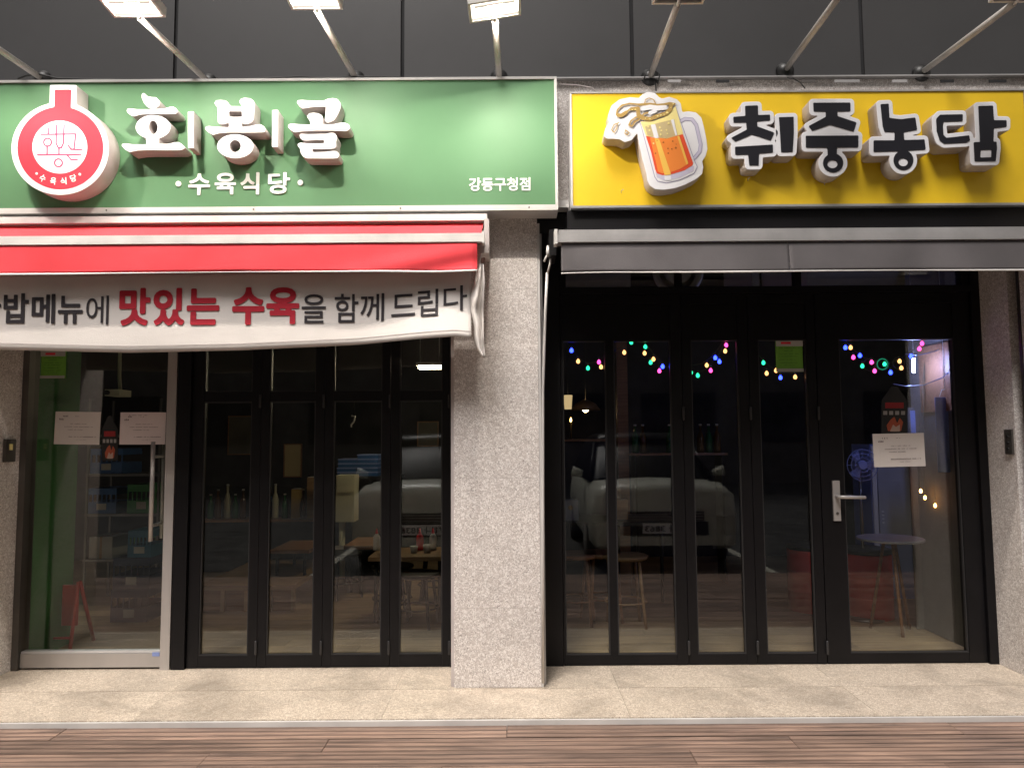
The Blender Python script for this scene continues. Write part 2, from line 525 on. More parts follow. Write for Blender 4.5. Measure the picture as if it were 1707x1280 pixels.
def bounds(shapes):
    xs, ys = [], []
    for s in shapes:
        s = s[1] if s[0] == '-' else s
        if s[0] == 'E':
            xs += [s[1] - s[3], s[1] + s[3]]; ys += [s[2] - s[4], s[2] + s[4]]
        elif s[0] == 'X':
            for lp in s[1]:
                xs += [p[0] for p in lp]; ys += [p[1] for p in lp]
        else:
            w = s[2] if s[0] == 'L' else 0
            for x, y in s[1]:
                xs += [x - w, x + w]; ys += [y - w, y + w]
    return min(xs), max(xs), min(ys), max(ys)

def outline(shapes, grow=0.0, soft=0.0, res=200, keep_holes=True):
    """union of the shapes (a shape wrapped as ('-', s) is cut out) -> list of closed point loops"""
    x0, x1, y0, y1 = bounds(shapes)
    pad = abs(grow) + 8
    x0 -= pad; x1 += pad; y0 -= pad; y1 += pad
    h = max(x1 - x0, y1 - y0) / res
    nx, ny = int((x1 - x0) / h) + 2, int((y1 - y0) / h) + 2
    gx = x0 + np.arange(nx) * h; gy = y0 + np.arange(ny) * h
    X, Y = np.meshgrid(gx, gy)
    D = np.full(X.shape, 1e9)
    for s in shapes:
        if s[0] != '-':
            D = np.minimum(D, sdf(s, X, Y))
    for s in shapes:
        if s[0] == '-':
            D = np.maximum(D, -sdf(s[1], X, Y))
    if soft > 0:
        k = max(1, int(soft / h))
        for _ in range(2):
            for ax in (0, 1):
                acc = np.zeros_like(D)
                for q in range(-k, k + 1):
                    acc += np.roll(D, q, axis=ax)
                D = acc / (2 * k + 1)
    D = D - grow
    D[D == 0] = 1e-6
    neg = D < 0
    segs = {}
    cs = np.argwhere((neg[:-1, :-1].astype(int) + neg[1:, :-1] + neg[:-1, 1:] + neg[1:, 1:]) % 4 != 0)
    def ip(i, j, i2, j2):
        a, b = D[i, j], D[i2, j2]; t = a / (a - b)
        return (gx[j] + (gx[j2] - gx[j]) * t, gy[i] + (gy[i2] - gy[i]) * t)
    pts = {}
    nxt = {}
    for i, j in cs:
        c = [neg[i, j], neg[i, j + 1], neg[i + 1, j + 1], neg[i + 1, j]]
        E = [((i, j), (i, j + 1)), ((i, j + 1), (i + 1, j + 1)), ((i + 1, j), (i + 1, j + 1)), ((i, j), (i + 1, j))]
        cr = [k for k in range(4) if c[k] != c[(k + 1) % 4]]
        # edge k runs between corner k and corner k+1
        key = [E[0], E[1], E[2], E[3]]
        pairs = []
        if len(cr) == 2:
            pairs = [(cr[0], cr[1])]
        else:
            if c[0]: pairs = [(0, 1), (2, 3)]
            else: pairs = [(3, 0), (1, 2)]
        for a, b in pairs:
            ka, kb = key[a], key[b]
            for kk in (ka, kb):
                if kk not in pts:
                    pts[kk] = ip(*kk[0], *kk[1])
            nxt.setdefault(ka, []).append(kb); nxt.setdefault(kb, []).append(ka)
    loops = []
    seen = set()
    for st in list(nxt):
        if st in seen: continue
        loop = [st]; seen.add(st); cur = st
        while True:
            cand = [q for q in nxt[cur] if q not in seen]
            if not cand: break
            cur = cand[0]; seen.add(cur); loop.append(cur)
        if len(loop) > 5:
            loops.append([pts[q] for q in loop])
    out = []
    for lp in loops:
        a = sum(lp[i][0] * lp[(i + 1) % len(lp)][1] - lp[(i + 1) % len(lp)][0] * lp[i][1] for i in range(len(lp))) / 2
        if abs(a) < (3 * h) ** 2: continue
        if not keep_holes:
            lp_in = False
            px, py = lp[0]
            for other in loops:
                if other is lp: continue
                ins = False
                for i in range(len(other)):
                    ax, ay = other[i]; bx, by = other[(i + 1) % len(other)]
                    if (ay > py) != (by > py) and px < (bx - ax) * (py - ay) / (by - ay) + ax: ins = not ins
                if ins: lp_in = True
            if lp_in: continue
        out.append(simplify(lp, h * 0.22))
    return out

def simplify(lp, tol):
    def rdp(a, b):
        ax, ay = lp[a]; bx, by = lp[b]
        L = math.hypot(bx - ax, by - ay) or 1e-9
        dm, im = 0, None
        for i in range(a + 1, b):
            d = abs((bx - ax) * (lp[i][1] - ay) - (by - ay) * (lp[i][0] - ax)) / L
            if d > dm: dm, im = d, i
        if dm > tol:
            return rdp(a, im)[:-1] + rdp(im, b)
        return [lp[a], lp[b]]
    m = max(range(len(lp)), key=lambda i: (lp[i][0] - lp[0][0]) ** 2 + (lp[i][1] - lp[0][1]) ** 2)
    lp = lp + [lp[0]]
    return rdp(0, m)[:-1] + rdp(m, len(lp) - 1)[:-1]

DG = None
def curve_mesh(name, loops, y_front, y_back, bevel=0.0):
    """loops in world (x, z); a solid between y_front and y_back"""
    cu = bpy.data.curves.new(name, 'CURVE')
    cu.dimensions = '2D'; cu.fill_mode = 'BOTH'
    for lp in loops:
        sp = cu.splines.new('POLY'); sp.points.add(len(lp) - 1)
        for i, (x, z) in enumerate(lp):
            sp.points[i].co = (x, z, 0, 1)
        sp.use_cyclic_u = True
    d = abs(y_back - y_front)
    cu.extrude = d / 2
    if bevel:
        cu.bevel_depth = bevel; cu.bevel_resolution = 1; cu.offset = -bevel; cu.extrude = max(0.0001, d / 2 - bevel)
    o = bpy.data.objects.new(name, cu); C.objects.link(o)
    dg = bpy.context.evaluated_depsgraph_get()
    me = bpy.data.meshes.new_from_object(o.evaluated_get(dg))
    bpy.data.objects.remove(o); bpy.data.curves.remove(cu)
    me.transform(Matrix.Translation((0, (y_front + y_back) / 2, 0)) @ Matrix.Rotation(R(90), 4, 'X'))
    me.materials.clear()
    return me

def flat(name, shapes, Y, mat_, parent=None, thick=0.0015, off=0.0, grow=0.0, soft=0.0, res=200, sc=1.0, org=(0, 0), back=None, keep_holes=True, side=None, bevel=0.0):
    """shape traced at scale sc with origin org in the photograph, standing on plane y = Y"""
    lps = outline(shapes, grow * sc, soft * sc, res, keep_holes)
    wl = []
    for lp in lps:
        q = []
        for x, y in lp:
            p = P(org[0] + x / sc, org[1] + y / sc, Y)
            q.append((p.x, p.z))
        wl.append(q)
    yb = back if back is not None else Y + thick
    me = curve_mesh(name, wl, Y - off, yb, bevel)
    o = link(name, me, None, parent)
    me.materials.append(mat_)
    if side is not None:
        me.materials.append(side)
        for p in me.polygons:
            if p.normal.y > -0.5: p.material_index = 1
    return o

def glyph_loops(body):
    """outline loops of a line of text set in Blender's own font"""
    cu = bpy.data.curves.new('text', 'FONT')
    cu.body = body; cu.size = 100; cu.resolution_u = 4
    o = bpy.data.objects.new('text', cu); C.objects.link(o)
    me = bpy.data.meshes.new_from_object(o.evaluated_get(bpy.context.evaluated_depsgraph_get()))
    bpy.data.objects.remove(o); bpy.data.curves.remove(cu)
    cnt = {}
    for p in me.polygons:
        for e in p.edge_keys: cnt[e] = cnt.get(e, 0) + 1
    nb = {}
    for (a, b), c in cnt.items():
        if c == 1:
            nb.setdefault(a, []).append(b); nb.setdefault(b, []).append(a)
    seen = set(); loops = []
    for st in nb:
        if st in seen: continue
        lp = [st]; seen.add(st)
        while True:
            nx = [q for q in nb[lp[-1]] if q not in seen]
            if not nx: break
            lp.append(nx[0]); seen.add(nx[0])
        if len(lp) > 2: loops.append([(me.vertices[q].co.x, me.vertices[q].co.y) for q in lp])
    bpy.data.meshes.remove(me)
    return loops

def text_mesh(body, x0, x1, z0, z1, y_front, thick=0.002, bold=0.0, rot=0.0):
    """bold is the stroke growth in hundredths of the type size"""
    loops = glyph_loops(body)
    if bold:
        loops = outline([('X', loops)], grow=bold * 100, res=110 + 60 * (len(body) - 1))
    ax = [p[0] for l in loops for p in l]; az = [p[1] for l in loops for p in l]
    a0, a1, b0, b1 = min(ax), max(ax), min(az), max(az)
    cx, cz = (x0 + x1) / 2, (z0 + z1) / 2
    c, s_ = math.cos(rot), math.sin(rot)
    out_ = []
    for l in loops:
        q = []
        for px, pz in l:
            X, Z = x0 + (px - a0) / (a1 - a0) * (x1 - x0), z0 + (pz - b0) / (b1 - b0) * (z1 - z0)
            q.append((cx + (X - cx) * c - (Z - cz) * s_, cz + (X - cx) * s_ + (Z - cz) * c))
        out_.append(q)
    return curve_mesh('text', out_, y_front, y_front + thick)

def text_px(name, body, u0, u1, v0, v1, Y, mat_, parent=None, thick=0.002, bold=0.0, rot=0.0, off=0.002):
    a = P(u0, v1, Y); b = P(u1, v0, Y)
    return link(name, text_mesh(body, a.x, b.x, a.z, b.z, Y - off, thick, bold, rot), mat_, parent)

def origin_px(pts, sc, org):
    return [(org[0] + x / sc, org[1] + y / sc) for x, y in pts]

# ------------------------------------------------------------------ main dimensions
YD = 4.50       # door plane
YP = 4.10       # pillar front
YS = 3.95       # sign faces
YW = 4.12       # upper cladding
YL = 3.45       # far edge of flood lamp heads
XL = P(28, 1100, YD).x
XR = P(1657, 1100, YD).x

def zpx(v, Y, u=853): return P(u, v, Y).z
def xpx(u, v, Y): return P(u, v, Y).x

# ------------------------------------------------------------------ ground
bm = bmesh.new()
for (xa, xb, ya, yb) in ((-150, 150, -150, 1.45),):
    bm.faces.new([bm.verts.new(p) for p in ((xa, ya, -0.12), (xb, ya, -0.12), (xb, yb, -0.12), (xa, yb, -0.12))])
road = link('road', bm_mesh('road', bm), M['asphalt']); tag(road, kind='structure', label='dark asphalt parking strip and road before the shops')
bm = bmesh.new()
bm.faces.new([bm.verts.new(p) for p in ((-150, 1.45, -0.16), (150, 1.45, -0.16), (150, 150, -0.16), (-150, 150, -0.16))])
g = link('ground', bm_mesh('ground', bm), M['core']); tag(g, kind='structure', label='bare ground under the building')
for k, x in enumerate((-2.15, 0.35, 2.8)):
    l = box('parking_line', x - 0.05, x + 0.05, -3.4, 0.9, -0.119, -0.114, M['road_line'], road)

deck = thing('deck', 'brown wooden plank deck in front of the granite step', None, (0, 2.5, -0.12), kind='structure')
box('deck_base', -5.2, 5.2, 1.46, 3.64, -0.12, -0.055, M['core'], deck)
bw = 0.148
shared = None
y = 3.645
row = 0
while y > 1.5:
    off = [-0.9, 0.35, -0.2, 0.8, -0.55][row % 5] + random.uniform(-.1, .1)
    x = -5.4 + off
    while x < 5.2:
        L = 2.1
        dz = random.uniform(-0.0015, 0.0015)
        a, b = max(x, -5.2), min(x + L, 5.2)
        if b - a > 0.05:
            box('board', a + 0.0015, b - 0.0015, y - bw + 0.0065, y - 0.0005, -0.052, -0.026 + dz, M['deck'], deck, bevel=0.003)
        x += L
    y -= bw
    row += 1

ledge = thing('step', 'beige granite step along both shop fronts', None, (0, 4.1, -0.1), kind='structure')
box('step_core', -5.2, 5.2, 3.68, 4.62, -0.11, -0.036, M['core'], ledge)
xs = [-5.2, -4.24, -3.04, -1.84, -0.64, 0.56, 1.76, 2.96, 4.16, 5.2]
for a, b in zip(xs[:-1], xs[1:]):
    for (ya, yb) in ((3.665, 4.085), (4.088, 4.60)):
        box('slab', a + 0.0008, b - 0.0008, ya + 0.0006, yb - 0.0006, -0.034, 0.0, M['granite_floor'], ledge, bevel=0.0015)
box('edge_strip', -5.2, 5.2, 3.647, 3.6625, -0.05, -0.004, M['white_metal'], ledge, bevel=0.002)

# ------------------------------------------------------------------ stone pillars
def pillar(label, x0, x1, y0, y1, top, joints):
    t = thing('stone_pillar', label, 'pillar', ((x0 + x1) / 2, (y0 + y1) / 2, 0))
    box('core', x0 + 0.012, x1 - 0.012, y0 + 0.012, y1, 0, top, M['core'], t)
    zs = [0.0015] + joints + [top]
    for a, b in zip(zs[:-1], zs[1:]):
        bm = bmesh.new()
        add_box(bm, x0, x1, y0, y1 - 0.01, a + 0.0005, b - 0.0005)
        link('stone_slab', bm_mesh('stone_slab', bm, 0.0008), M['granite'], t)
    return t

zc = zpx(352, YP)
PX0 = xpx(757, 1100, YP); PX1 = xpx(902, 1100, YP)
jz = [zpx(v, YP) for v in (797, 628, 482)]
midp = pillar('speckled granite pillar between the two shop fronts', PX0, PX1, YP, 4.52, 2.62, [0.42] + jz)
# corner trims of the middle pillar
box('corner_trim', PX1 + 0.001, PX1 + 0.014, YP + 0.004, YP + 0.034, 0.001, 2.55, M['white_metal'], midp, bevel=0.002)
box('corner_trim', PX1 + 0.016, PX1 + 0.028, YP + 0.040, 4.46, 0.001, 2.55, M['grey_metal'], midp, bevel=0.002)
box('corner_trim', PX0 - 0.018, PX0 - 0.001, YP + 0.02, YP + 0.045, 0.001, 2.55, M['letter_side'], midp, bevel=0.002)

pillar('granite side wall at the far left of the green shop', -3.62, XL, 3.68, 4.20 - 0.0, 2.72, [0.55, 1.15, 1.75, 2.3])
pillar('narrow granite jamb beside the steel framed glass door', -3.62, XL - 0.004, 4.235, 4.52, 2.72, [0.55, 1.15, 1.75, 2.3])
pillar('granite jamb with switch plate at the right of the black swing door', XR, 3.62, 4.20, 4.52, 2.72, [0.55, 1.15, 1.75, 2.3])
pillar('granite side wall at the far right edge of the yellow shop', XR + 0.002, 3.62, 3.68, 4.11, 2.72, [0.55, 1.15, 1.75, 2.3])
box('filler', XR + 0.09, 3.62, 4.112, 4.198, 0, 2.72, M['black_frame'])
tag(C.objects[-1], 'dark recessed strip between the two granite pieces on the right', 'trim')
box('rail', XR + 0.012, XR + 0.03, 4.122, 4.142, 0.002, 2.7, M['dark_steel'], None, bevel=0.003)
tag(C.objects[-1], 'dark metal rail in the slot of the right granite wall', 'rail')
box('filler', -3.62, XL - 0.03, 4.202, 4.233, 0, 2.72, M['joint'])
tag(C.objects[-1], 'dark joint between the two granite pieces on the left', 'trim')

# ------------------------------------------------------------------ facade above the signs
fac = thing('facade_wall', 'dark grey metal panel wall above both shop signs', 'wall', (0, 4.3, 2.7))
box('backing', -5.2, 5.2, YW + 0.012, 4.9, 2.95, 6.2, M['joint'], fac)
zb = zpx(134, YW)
js = [xpx(u, 60, YW) for u in (293, 671, 1053, 1436)]
stp = (js[3] - js[0]) / 3
js = [js[0] - 2 * stp, js[0] - stp] + js + [js[3] + stp, js[3] + 2 * stp]
for a, b in zip(js[:-1], js[1:]):
    box('cladding_panel', a + 0.011, b - 0.011, YW, YW + 0.011, zb, 6.2, M['panel'], fac, bevel=0.003)
# lintel behind the signs, soffit
lint = thing('lintel', 'stone and metal lintel band behind the two sign boxes', 'wall', (0, 4.3, 2.6))
box('stone_band', -5.2, 5.2, YP + 0.012, 4.9, 2.625, 2.948, M['granite'], lint)
box('stone_band', -5.2, 5.2, YP + 0.014, 4.9, 2.95, zb - 0.012, M['granite'], lint)
box('metal_strip', P(912, 140, YW).x, 5.2, YW - 0.04, YW + 0.01, zb - 0.011, zb - 0.003, M['grey_metal'], lint)
box('soffit', -5.2, 5.2, YP + 0.03, 4.52, 2.50, 2.622, M['black_frame'], lint)
box('hanging_plate', P(931, 340, YS).x, P(950, 340, YS).x, YP - 0.06, YP + 0.008, zpx(352, YP), zpx(340, YP), M['white_metal'], lint, bevel=0.003)
for u in (1110, 1190, 1330, 1385, 1480, 1560, 1640):
    a = P(u, 141, YW)
    box('scrap_tape', a.x, a.x + random.uniform(.06, .16), YW - 0.05, YW - 0.043, a.z - 0.012, a.z + 0.003, random.choice([M['grey_metal'], M['core'], M['joint']]), lint)

# ------------------------------------------------------------------ flood lamps on horizontal arms
def floodlight(label, base, end, lit, tilt=0.0, group=None, disc=True):
    a = P(*base, YW - 0.002); b = P(*end, YL)
    t = thing('flood_lamp', label, 'lamp', a, group)
    lathe('base_disc', [(0.052, 0.0), (0.05, -0.012), (0.03, -0.028), (0.016, -0.034)], a, M['black_plastic'], t, axis='Y')
    tube('arm', [a + Vector((0, -0.02, 0)), b], 0.0165, M['arm'], t, n=12)
    c = Vector((b.x, YL - 0.075, b.z + 0.018))
    rot = Matrix.Rotation(tilt, 3, 'Y') @ Matrix.Rotation(R(-3), 3, 'X')
    hw, hd = 0.125, 0.075
    def rb(name, x0, x1, y0, y1, z0, z1, m, bev=0.002):
        bm = bmesh.new(); vs = add_box(bm, x0, x1, y0, y1, z0, z1)
        me = bm_mesh(name, bm, bev); me.transform(rot.to_4x4()); me.transform(Matrix.Translation(c))
        return link(name, me, m, t)
    rb('housing', -hw, hw, -hd, hd, 0.010, 0.038, M['white_metal'], 0.008)
    for k in range(7):
        rb('fin', -hw + 0.02 + k * 0.033, -hw + 0.024 + k * 0.033, -hd + .01, hd - .01, 0.0385, 0.058, M['grey_metal'], 0.0)
    bm = bmesh.new()
    for bx in ((-hw, -hw + .012, -hd, hd, -.012, .010), (hw - .012, hw, -hd, hd, -.012, .010), (-hw + .012, hw - .012, -hd, -hd + .012, -.012, .010), (-hw + .012, hw - .012, hd - .012, hd, -.012, .010)):
        add_box(bm, *bx)
    me = bm_mesh('bezel', bm); me.transform(rot.to_4x4()); me.transform(Matrix.Translation(c)); link('bezel', me, M['white_metal'], t)
    rb('led_panel', -hw + .013, hw - .013, -hd + .013, hd - .013, 0.002, 0.009, M['led_glow'] if lit else M['grey_metal'], 0)
    if lit:
        rb('led_chip', -.035, .035, -.012, .012, -.003, 0.0015, M['led_strong'] if tilt else M['led'], 0)
        for q in (-.03, .03):
            rb('divider', -hw + .03, hw - .03, q - .0035, q + .0035, -.006, .0015, M['steel'], 0)
        rb('bracket', -.05, .05, -.004, .004, -.012, -.006, M['white_metal'], 0)
    tube('yoke', [b + Vector((0, 0.004, -.004)), b + Vector((0, -0.03, -0.004)), b + Vector((0, -0.05, 0.03))], 0.008, M['white_metal'], t)
    return t

GL = 'flood lamps on arms above the signs'
floodlight('lit flood lamp on a long arm left of the round red emblem', (72, 133), (-80, 30), True, group=GL)
floodlight('lit flood lamp on a slanting arm above the first white letter', (348, 138), (234, 31), True, group=GL)
floodlight('lit flood lamp above the last big white letter of the green sign', (594, 133), (529, 18), True, group=GL)
floodlight('lit flood lamp near the right end of the green sign', (832, 131), (825, 34), True, tilt=R(-9), group=GL)
floodlight('unlit flood lamp above the beer mug', (1083, 130), (1129, 9), False, group=GL)
floodlight('unlit flood lamp whose arm rises over the middle of the yellow sign', (1308, 119), (1402, -10), False, group=GL)
floodlight('unlit flood lamp at the far right above the yellow sign', (1535, 123), (1690, 6), False, group=GL)

def cable(label, pts, r=0.005, m='black_plastic'):
    o = tube('cable', pts, r, M[m], None, n=6)
    tag(o, label, 'cable')
cable('black cable coiled behind the lamp base over the round emblem', [P(u, v, 4.06) for u, v in ((30, 132), (45, 126), (66, 124), (78, 127), (95, 131), (150, 133), (240, 134))], 0.006)
cable('thin black cable along the top of the green sign', [P(u, v, 4.05) for u, v in ((355, 136), (430, 131), (500, 128), (545, 130), (600, 128), (700, 131))], 0.004)
cable('black cable looping down from the lamp base over the beer mug', [P(u, v, 4.04) for u, v in ((1072, 138), (1078, 118), (1090, 117), (1100, 125), (1096, 140), (1092, 135), (1094, 156))], 0.004)
cable('thin cable hanging from the lamp base over the middle of the yellow sign', [P(u, v, 4.04) for u, v in ((1312, 130), (1322, 131), (1334, 138), (1342, 148))], 0.003)
cable('pale cable drooping from the end of the green sign over the yellow one', [P(u, v, 4.04) for u, v in ((932, 141), (960, 142), (985, 146), (1000, 158))], 0.003, 'letter_side')

# ------------------------------------------------------------------ green sign
tl = P(-260, 134, YS); br = P(931, 350, YS)
GX0, GX1 = -3.6, P(929, 240, YS).x
GZ1, GZ0 = P(460, 132, YS).z, P(460, 354, YS).z
gs = thing('green_shop_sign', 'long green sign box with big white raised letters and a round red emblem', 'sign', ((GX0 + GX1) / 2, YS, GZ0))
fw = 0.014
box('sign_box', GX0 + fw, GX1 - fw, YS + 0.012, YP + 0.002, GZ0 + 0.002, GZ1 - 0.002, M['white_metal'], gs)
box('sign_face', GX0 + fw, GX1 - fw, YS, YS + 0.011, GZ0 + 0.03, GZ1 - fw, M['green_sign'], gs)
box('frame', GX0, GX1, YS - 0.008, YP, GZ1 - fw, GZ1, M['white_metal'], gs, bevel=0.003)
box('frame', GX0, GX1, YS - 0.008, YP, GZ0, GZ0 + 0.03, M['white_metal'], gs, bevel=0.006)
box('frame', GX1 - fw, GX1, YS - 0.008, YP, GZ0 + 0.031, GZ1 - fw - 0.001, M['white_metal'], gs, bevel=0.003)

for x in (-3.0, -2.2, -1.4, -.6, .1):
    for z in (GZ0 + .015,):
        lathe('screw', [(0.005, 0), (0.004, -.003)], (x, YS - .008, z), M['dark_steel'], gs, axis='Y', n=8)
YLT = YS - 0.10
def letter(name, shapes, sc, org, label=None, soft=0.5, parent=None):
    o = flat(name, shapes, YLT, M['letter_white'], parent or gs, grow=0, soft=soft, sc=sc, org=org, back=YS - 0.002, side=M['letter_side'], res=170, bevel=0.0015)
    if label: o['label'] = label
    return o
hoe = [('P', [(368, 145), (385, 120), (410, 128), (440, 165), (500, 178), (560, 180), (610, 235), (605, 290), (560, 325), (510, 330), (450, 315), (400, 260), (370, 190)]),
       ('P', [(168, 360), (180, 330), (215, 328), (300, 340), (500, 340), (680, 332), (730, 310), (790, 305), (830, 330), (850, 375), (830, 400), (790, 405), (600, 400), (450, 405), (350, 412), (265, 438), (220, 420), (180, 385)]),
       ('E', 520, 578, 232, 160), ('P', [(430, 700), (600, 700), (600, 820), (430, 820)]),
       ('P', [(98, 825), (110, 800), (150, 795), (250, 808), (430, 808), (600, 805), (740, 800), (800, 780), (860, 775), (900, 800), (945, 850), (925, 872), (880, 886), (700, 885), (450, 885), (320, 890), (210, 912), (150, 880)]),
       ('-', ('E', 521, 582, 60, 92))]
# keep the upper bar clear of the ring with a slim cut
letter('letter', hoe, 8, (190, 140), 'big white raised letter with a drop shaped top stroke')
letter('letter', [('P', [(985, 370), (1065, 368), (1062, 858), (985, 860)])], 8, (190, 140), 'plain upright white bar after the first letter')
bong = [('P', [(218, 255), (240, 222), (300, 215), (370, 222), (410, 260), (415, 300), (415, 520), (370, 535), (310, 545), (265, 520), (255, 300), (235, 290)]),
        ('P', [(548, 232), (570, 200), (620, 185), (700, 195), (745, 230), (755, 280), (745, 470), (720, 510), (670, 535), (610, 535), (585, 520), (585, 290), (560, 265)]),
        ('P', [(400, 300), (600, 300), (600, 368), (400, 368)]), ('P', [(400, 440), (600, 440), (600, 520), (400, 520)]), ('P', [(412, 500), (582, 500), (582, 610), (412, 610)]),
        ('P', [(92, 600), (105, 570), (150, 562), (250, 575), (412, 580), (582, 578), (720, 560), (780, 542), (840, 540), (880, 565), (905, 610), (895, 640), (860, 650), (700, 650), (400, 650), (280, 660), (200, 682), (140, 650)]),
        ('E', 497, 834, 243, 160), ('-', ('E', 493, 832, 75, 80))]
letter('letter', bong, 8, (330, 140), 'middle big white raised letter with two posts over a ring')
letter('letter', [('P', [(988, 350), (1070, 348), (1066, 845), (985, 842)])], 8, (330, 140), 'plain upright white bar after the middle letter')
gol = [('P', [(357, 250), (370, 220), (430, 215), (550, 225), (720, 225), (770, 200), (840, 190), (900, 205), (940, 255), (940, 330), (900, 420), (850, 490), (780, 520), (750, 515), (728, 480), (740, 400), (748, 305), (600, 305), (500, 320), (430, 332), (390, 300)]),
       ('P', [(495, 430), (520, 395), (580, 385), (650, 395), (698, 425), (706, 480), (705, 560), (545, 560), (530, 490), (500, 450)]),
       ('P', [(238, 575), (250, 540), (290, 530), (380, 540), (545, 545), (705, 545), (850, 540), (920, 520), (1000, 518), (1050, 540), (1070, 580), (1050, 620), (1010, 632), (850, 622), (600, 622), (420, 635), (330, 648), (280, 620)]),
       ('P', [(390, 690), (410, 665), (500, 672), (760, 668), (800, 652), (850, 655), (890, 690), (895, 730), (880, 770), (885, 830), (860, 865), (800, 868), (565, 868), (568, 912), (760, 908), (820, 895), (870, 895), (910, 910), (925, 950), (905, 990), (850, 998), (490, 995), (440, 970), (405, 920), (400, 860), (370, 830), (368, 800), (400, 785), (500, 795), (722, 795), (722, 750), (600, 745), (520, 755), (450, 755), (410, 730)])]
letter('letter', gol, 8, (450, 140), 'last big white raised letter made of stacked hooked strokes')

for ch, u0, u1, v0, v1 in (('수', 314, 351, 290, 326), ('육', 358, 394, 289, 325), ('식', 401, 433, 288, 325), ('당', 447, 484, 288, 324)):
    text_px('small_letter', ch, u0, u1, v0, v1, YS, M['ink_white'], gs, thick=0.004, bold=0.024, off=0.006)
for u, v in ((298, 307), (501, 305)):
    flat('dot', [('E', u, v, 4.6, 4.6)], YS, M['ink_white'], gs, off=0.006, thick=-0.001, res=40)
text_px('branch_lettering', '강동구청점', 782, 884, 296, 319, YS, M['ink_white'], gs, thick=0.003, bold=0.022, off=0.004)

# round emblem: thing > emblem > layers
YE = YS - 0.115
esc, eorg = 5.82, (10, 130)
em = flat('emblem', [('E', 525, 688, 474, 450), ('P', [(425, 68), (683, 68), (683, 320), (420, 320)])], YE, M['letter_white'], gs, soft=1.2, sc=esc, org=eorg, back=YS - 0.002, side=M['letter_side'], bevel=0.002)
em['label'] = 'white edged round red emblem with a short neck'
flat('red_disc', [('E', 528, 682, 416, 400), ('P', [(475, 115), (635, 115), (628, 320), (470, 320)])], YE, M['ink_red'], em, off=0.0015, thick=-0.0002, soft=0.3, sc=esc, org=eorg)
flat('white_disc', [('E', 525, 674, 266, 256)], YE, M['letter_white'], em, off=0.003, thick=-0.0016, sc=esc, org=eorg)
lw = 6.5
flat('line_mark', [('L', [(345, 552), (680, 548), (665, 690)], lw), ('L', [(415, 495), (415, 548)], lw), ('E', 408, 628, 44, 44), ('L', [(403, 668), (403, 748)], lw),
     ('L', [(312, 750), (600, 748), (730, 745)], lw), ('L', [(495, 465), (490, 640), (512, 682), (540, 682), (560, 640), (568, 465)], lw), ('L', [(518, 690), (518, 745)], lw),
     ('L', [(605, 655), (635, 695), (742, 703)], lw), ('L', [(600, 755), (635, 797), (695, 797)], lw), ('E', 513, 828, 44, 44),
     ('-', ('E', 408, 628, 31, 31)), ('-', ('E', 513, 828, 31, 31))], YE, M['ink_magenta'], em, off=0.0045, thick=-0.0031, sc=esc, org=eorg, res=320)
for ch, x, y, a in (('수', 358, 975, -16), ('육', 460, 1003, -6), ('식', 560, 1003, 6), ('당', 655, 975, 16)):
    u, v = eorg[0] + x / esc, eorg[1] + y / esc
    text_px('small_letter', ch, u - 5.2, u + 5.2, v - 6, v + 6, YE, M['ink_white'], em, thick=0.001, bold=0.02, rot=R(a), off=0.003)
for x, y in ((300, 930), (718, 937)):
    flat('dot', [('E', x, y, 12, 12)], YE, M['ink_white'], em, off=0.003, thick=-0.0016, sc=esc, org=eorg, res=30)

# ------------------------------------------------------------------ yellow sign
YX0 = P(951, 250, YS).x; YX1 = P(1714, 250, YS).x
YZ1, YZ0 = P(1300, 152, YS).z, P(1300, 345, YS).z
ys = thing('yellow_shop_sign', 'yellow sign box with a beer mug and black letters edged in white', 'sign', ((YX0 + YX1) / 2, YS, YZ0))
box('sign_box', YX0 + .01, YX1 - .01, YS + 0.012, YP + 0.002, YZ0 + .002, YZ1 - .002, M['black_frame'], ys)
box('sign_face', YX0 + .01, YX1 - .01, YS, YS + 0.011, YZ0 + 0.012, YZ1 - .01, M['yellow_sign'], ys)
box('frame', YX0, YX1, YS - 0.007, YP, YZ1 - .009, YZ1, M['grey_metal'], ys, bevel=0.002)
box('frame', YX0, YX1, YS - 0.007, YP, YZ0, YZ0 + .012, M['grey_metal'], ys, bevel=0.003)
box('frame', YX0, YX0 + .009, YS - 0.007, YP, YZ0 + .013, YZ1 - .01, M['white_metal'], ys, bevel=0.002)
box('frame', YX1 - .009, YX1, YS - 0.007, YP, YZ0 + .013, YZ1 - .01, M['grey_metal'], ys, bevel=0.002)
box('lower_beam', YX0 - .02, YX1, YS + 0.03, YP - .004, YZ0 - 0.12, YZ0 - 0.004, M['black_frame'], ys, bevel=0.004)

def yletter(black, body_extra, sc, org, label, holes=()):
    body = flat('letter', black + body_extra, YLT, M['letter_white'], ys, grow=7.0, soft=0.6, sc=sc, org=org, back=YS - 0.002, side=M['letter_side'], keep_holes=bool(holes), res=200, bevel=0.002)
    body['label'] = label
    flat('black_inlay', black, YLT, M['ink_black'], body, off=0.003, thick=-0.0003, soft=0.4, sc=sc, org=org, res=200)
s1, o1 = 6.828, (1195, 150)
chwi = [('P', [(320, 185), (465, 180), (468, 290), (603, 285), (605, 348), (455, 362), (460, 420), (652, 490), (612, 580), (395, 510), (210, 592), (160, 550), (340, 455), (332, 372), (190, 376), (185, 310), (322, 300)]),
        ('P', [(205, 650), (635, 625), (638, 715), (478, 728), (475, 862), (368, 862), (355, 738), (208, 742)])]
yletter(chwi, [], s1, o1, 'first black letter on yellow, stacked cross and legs over a T stroke')
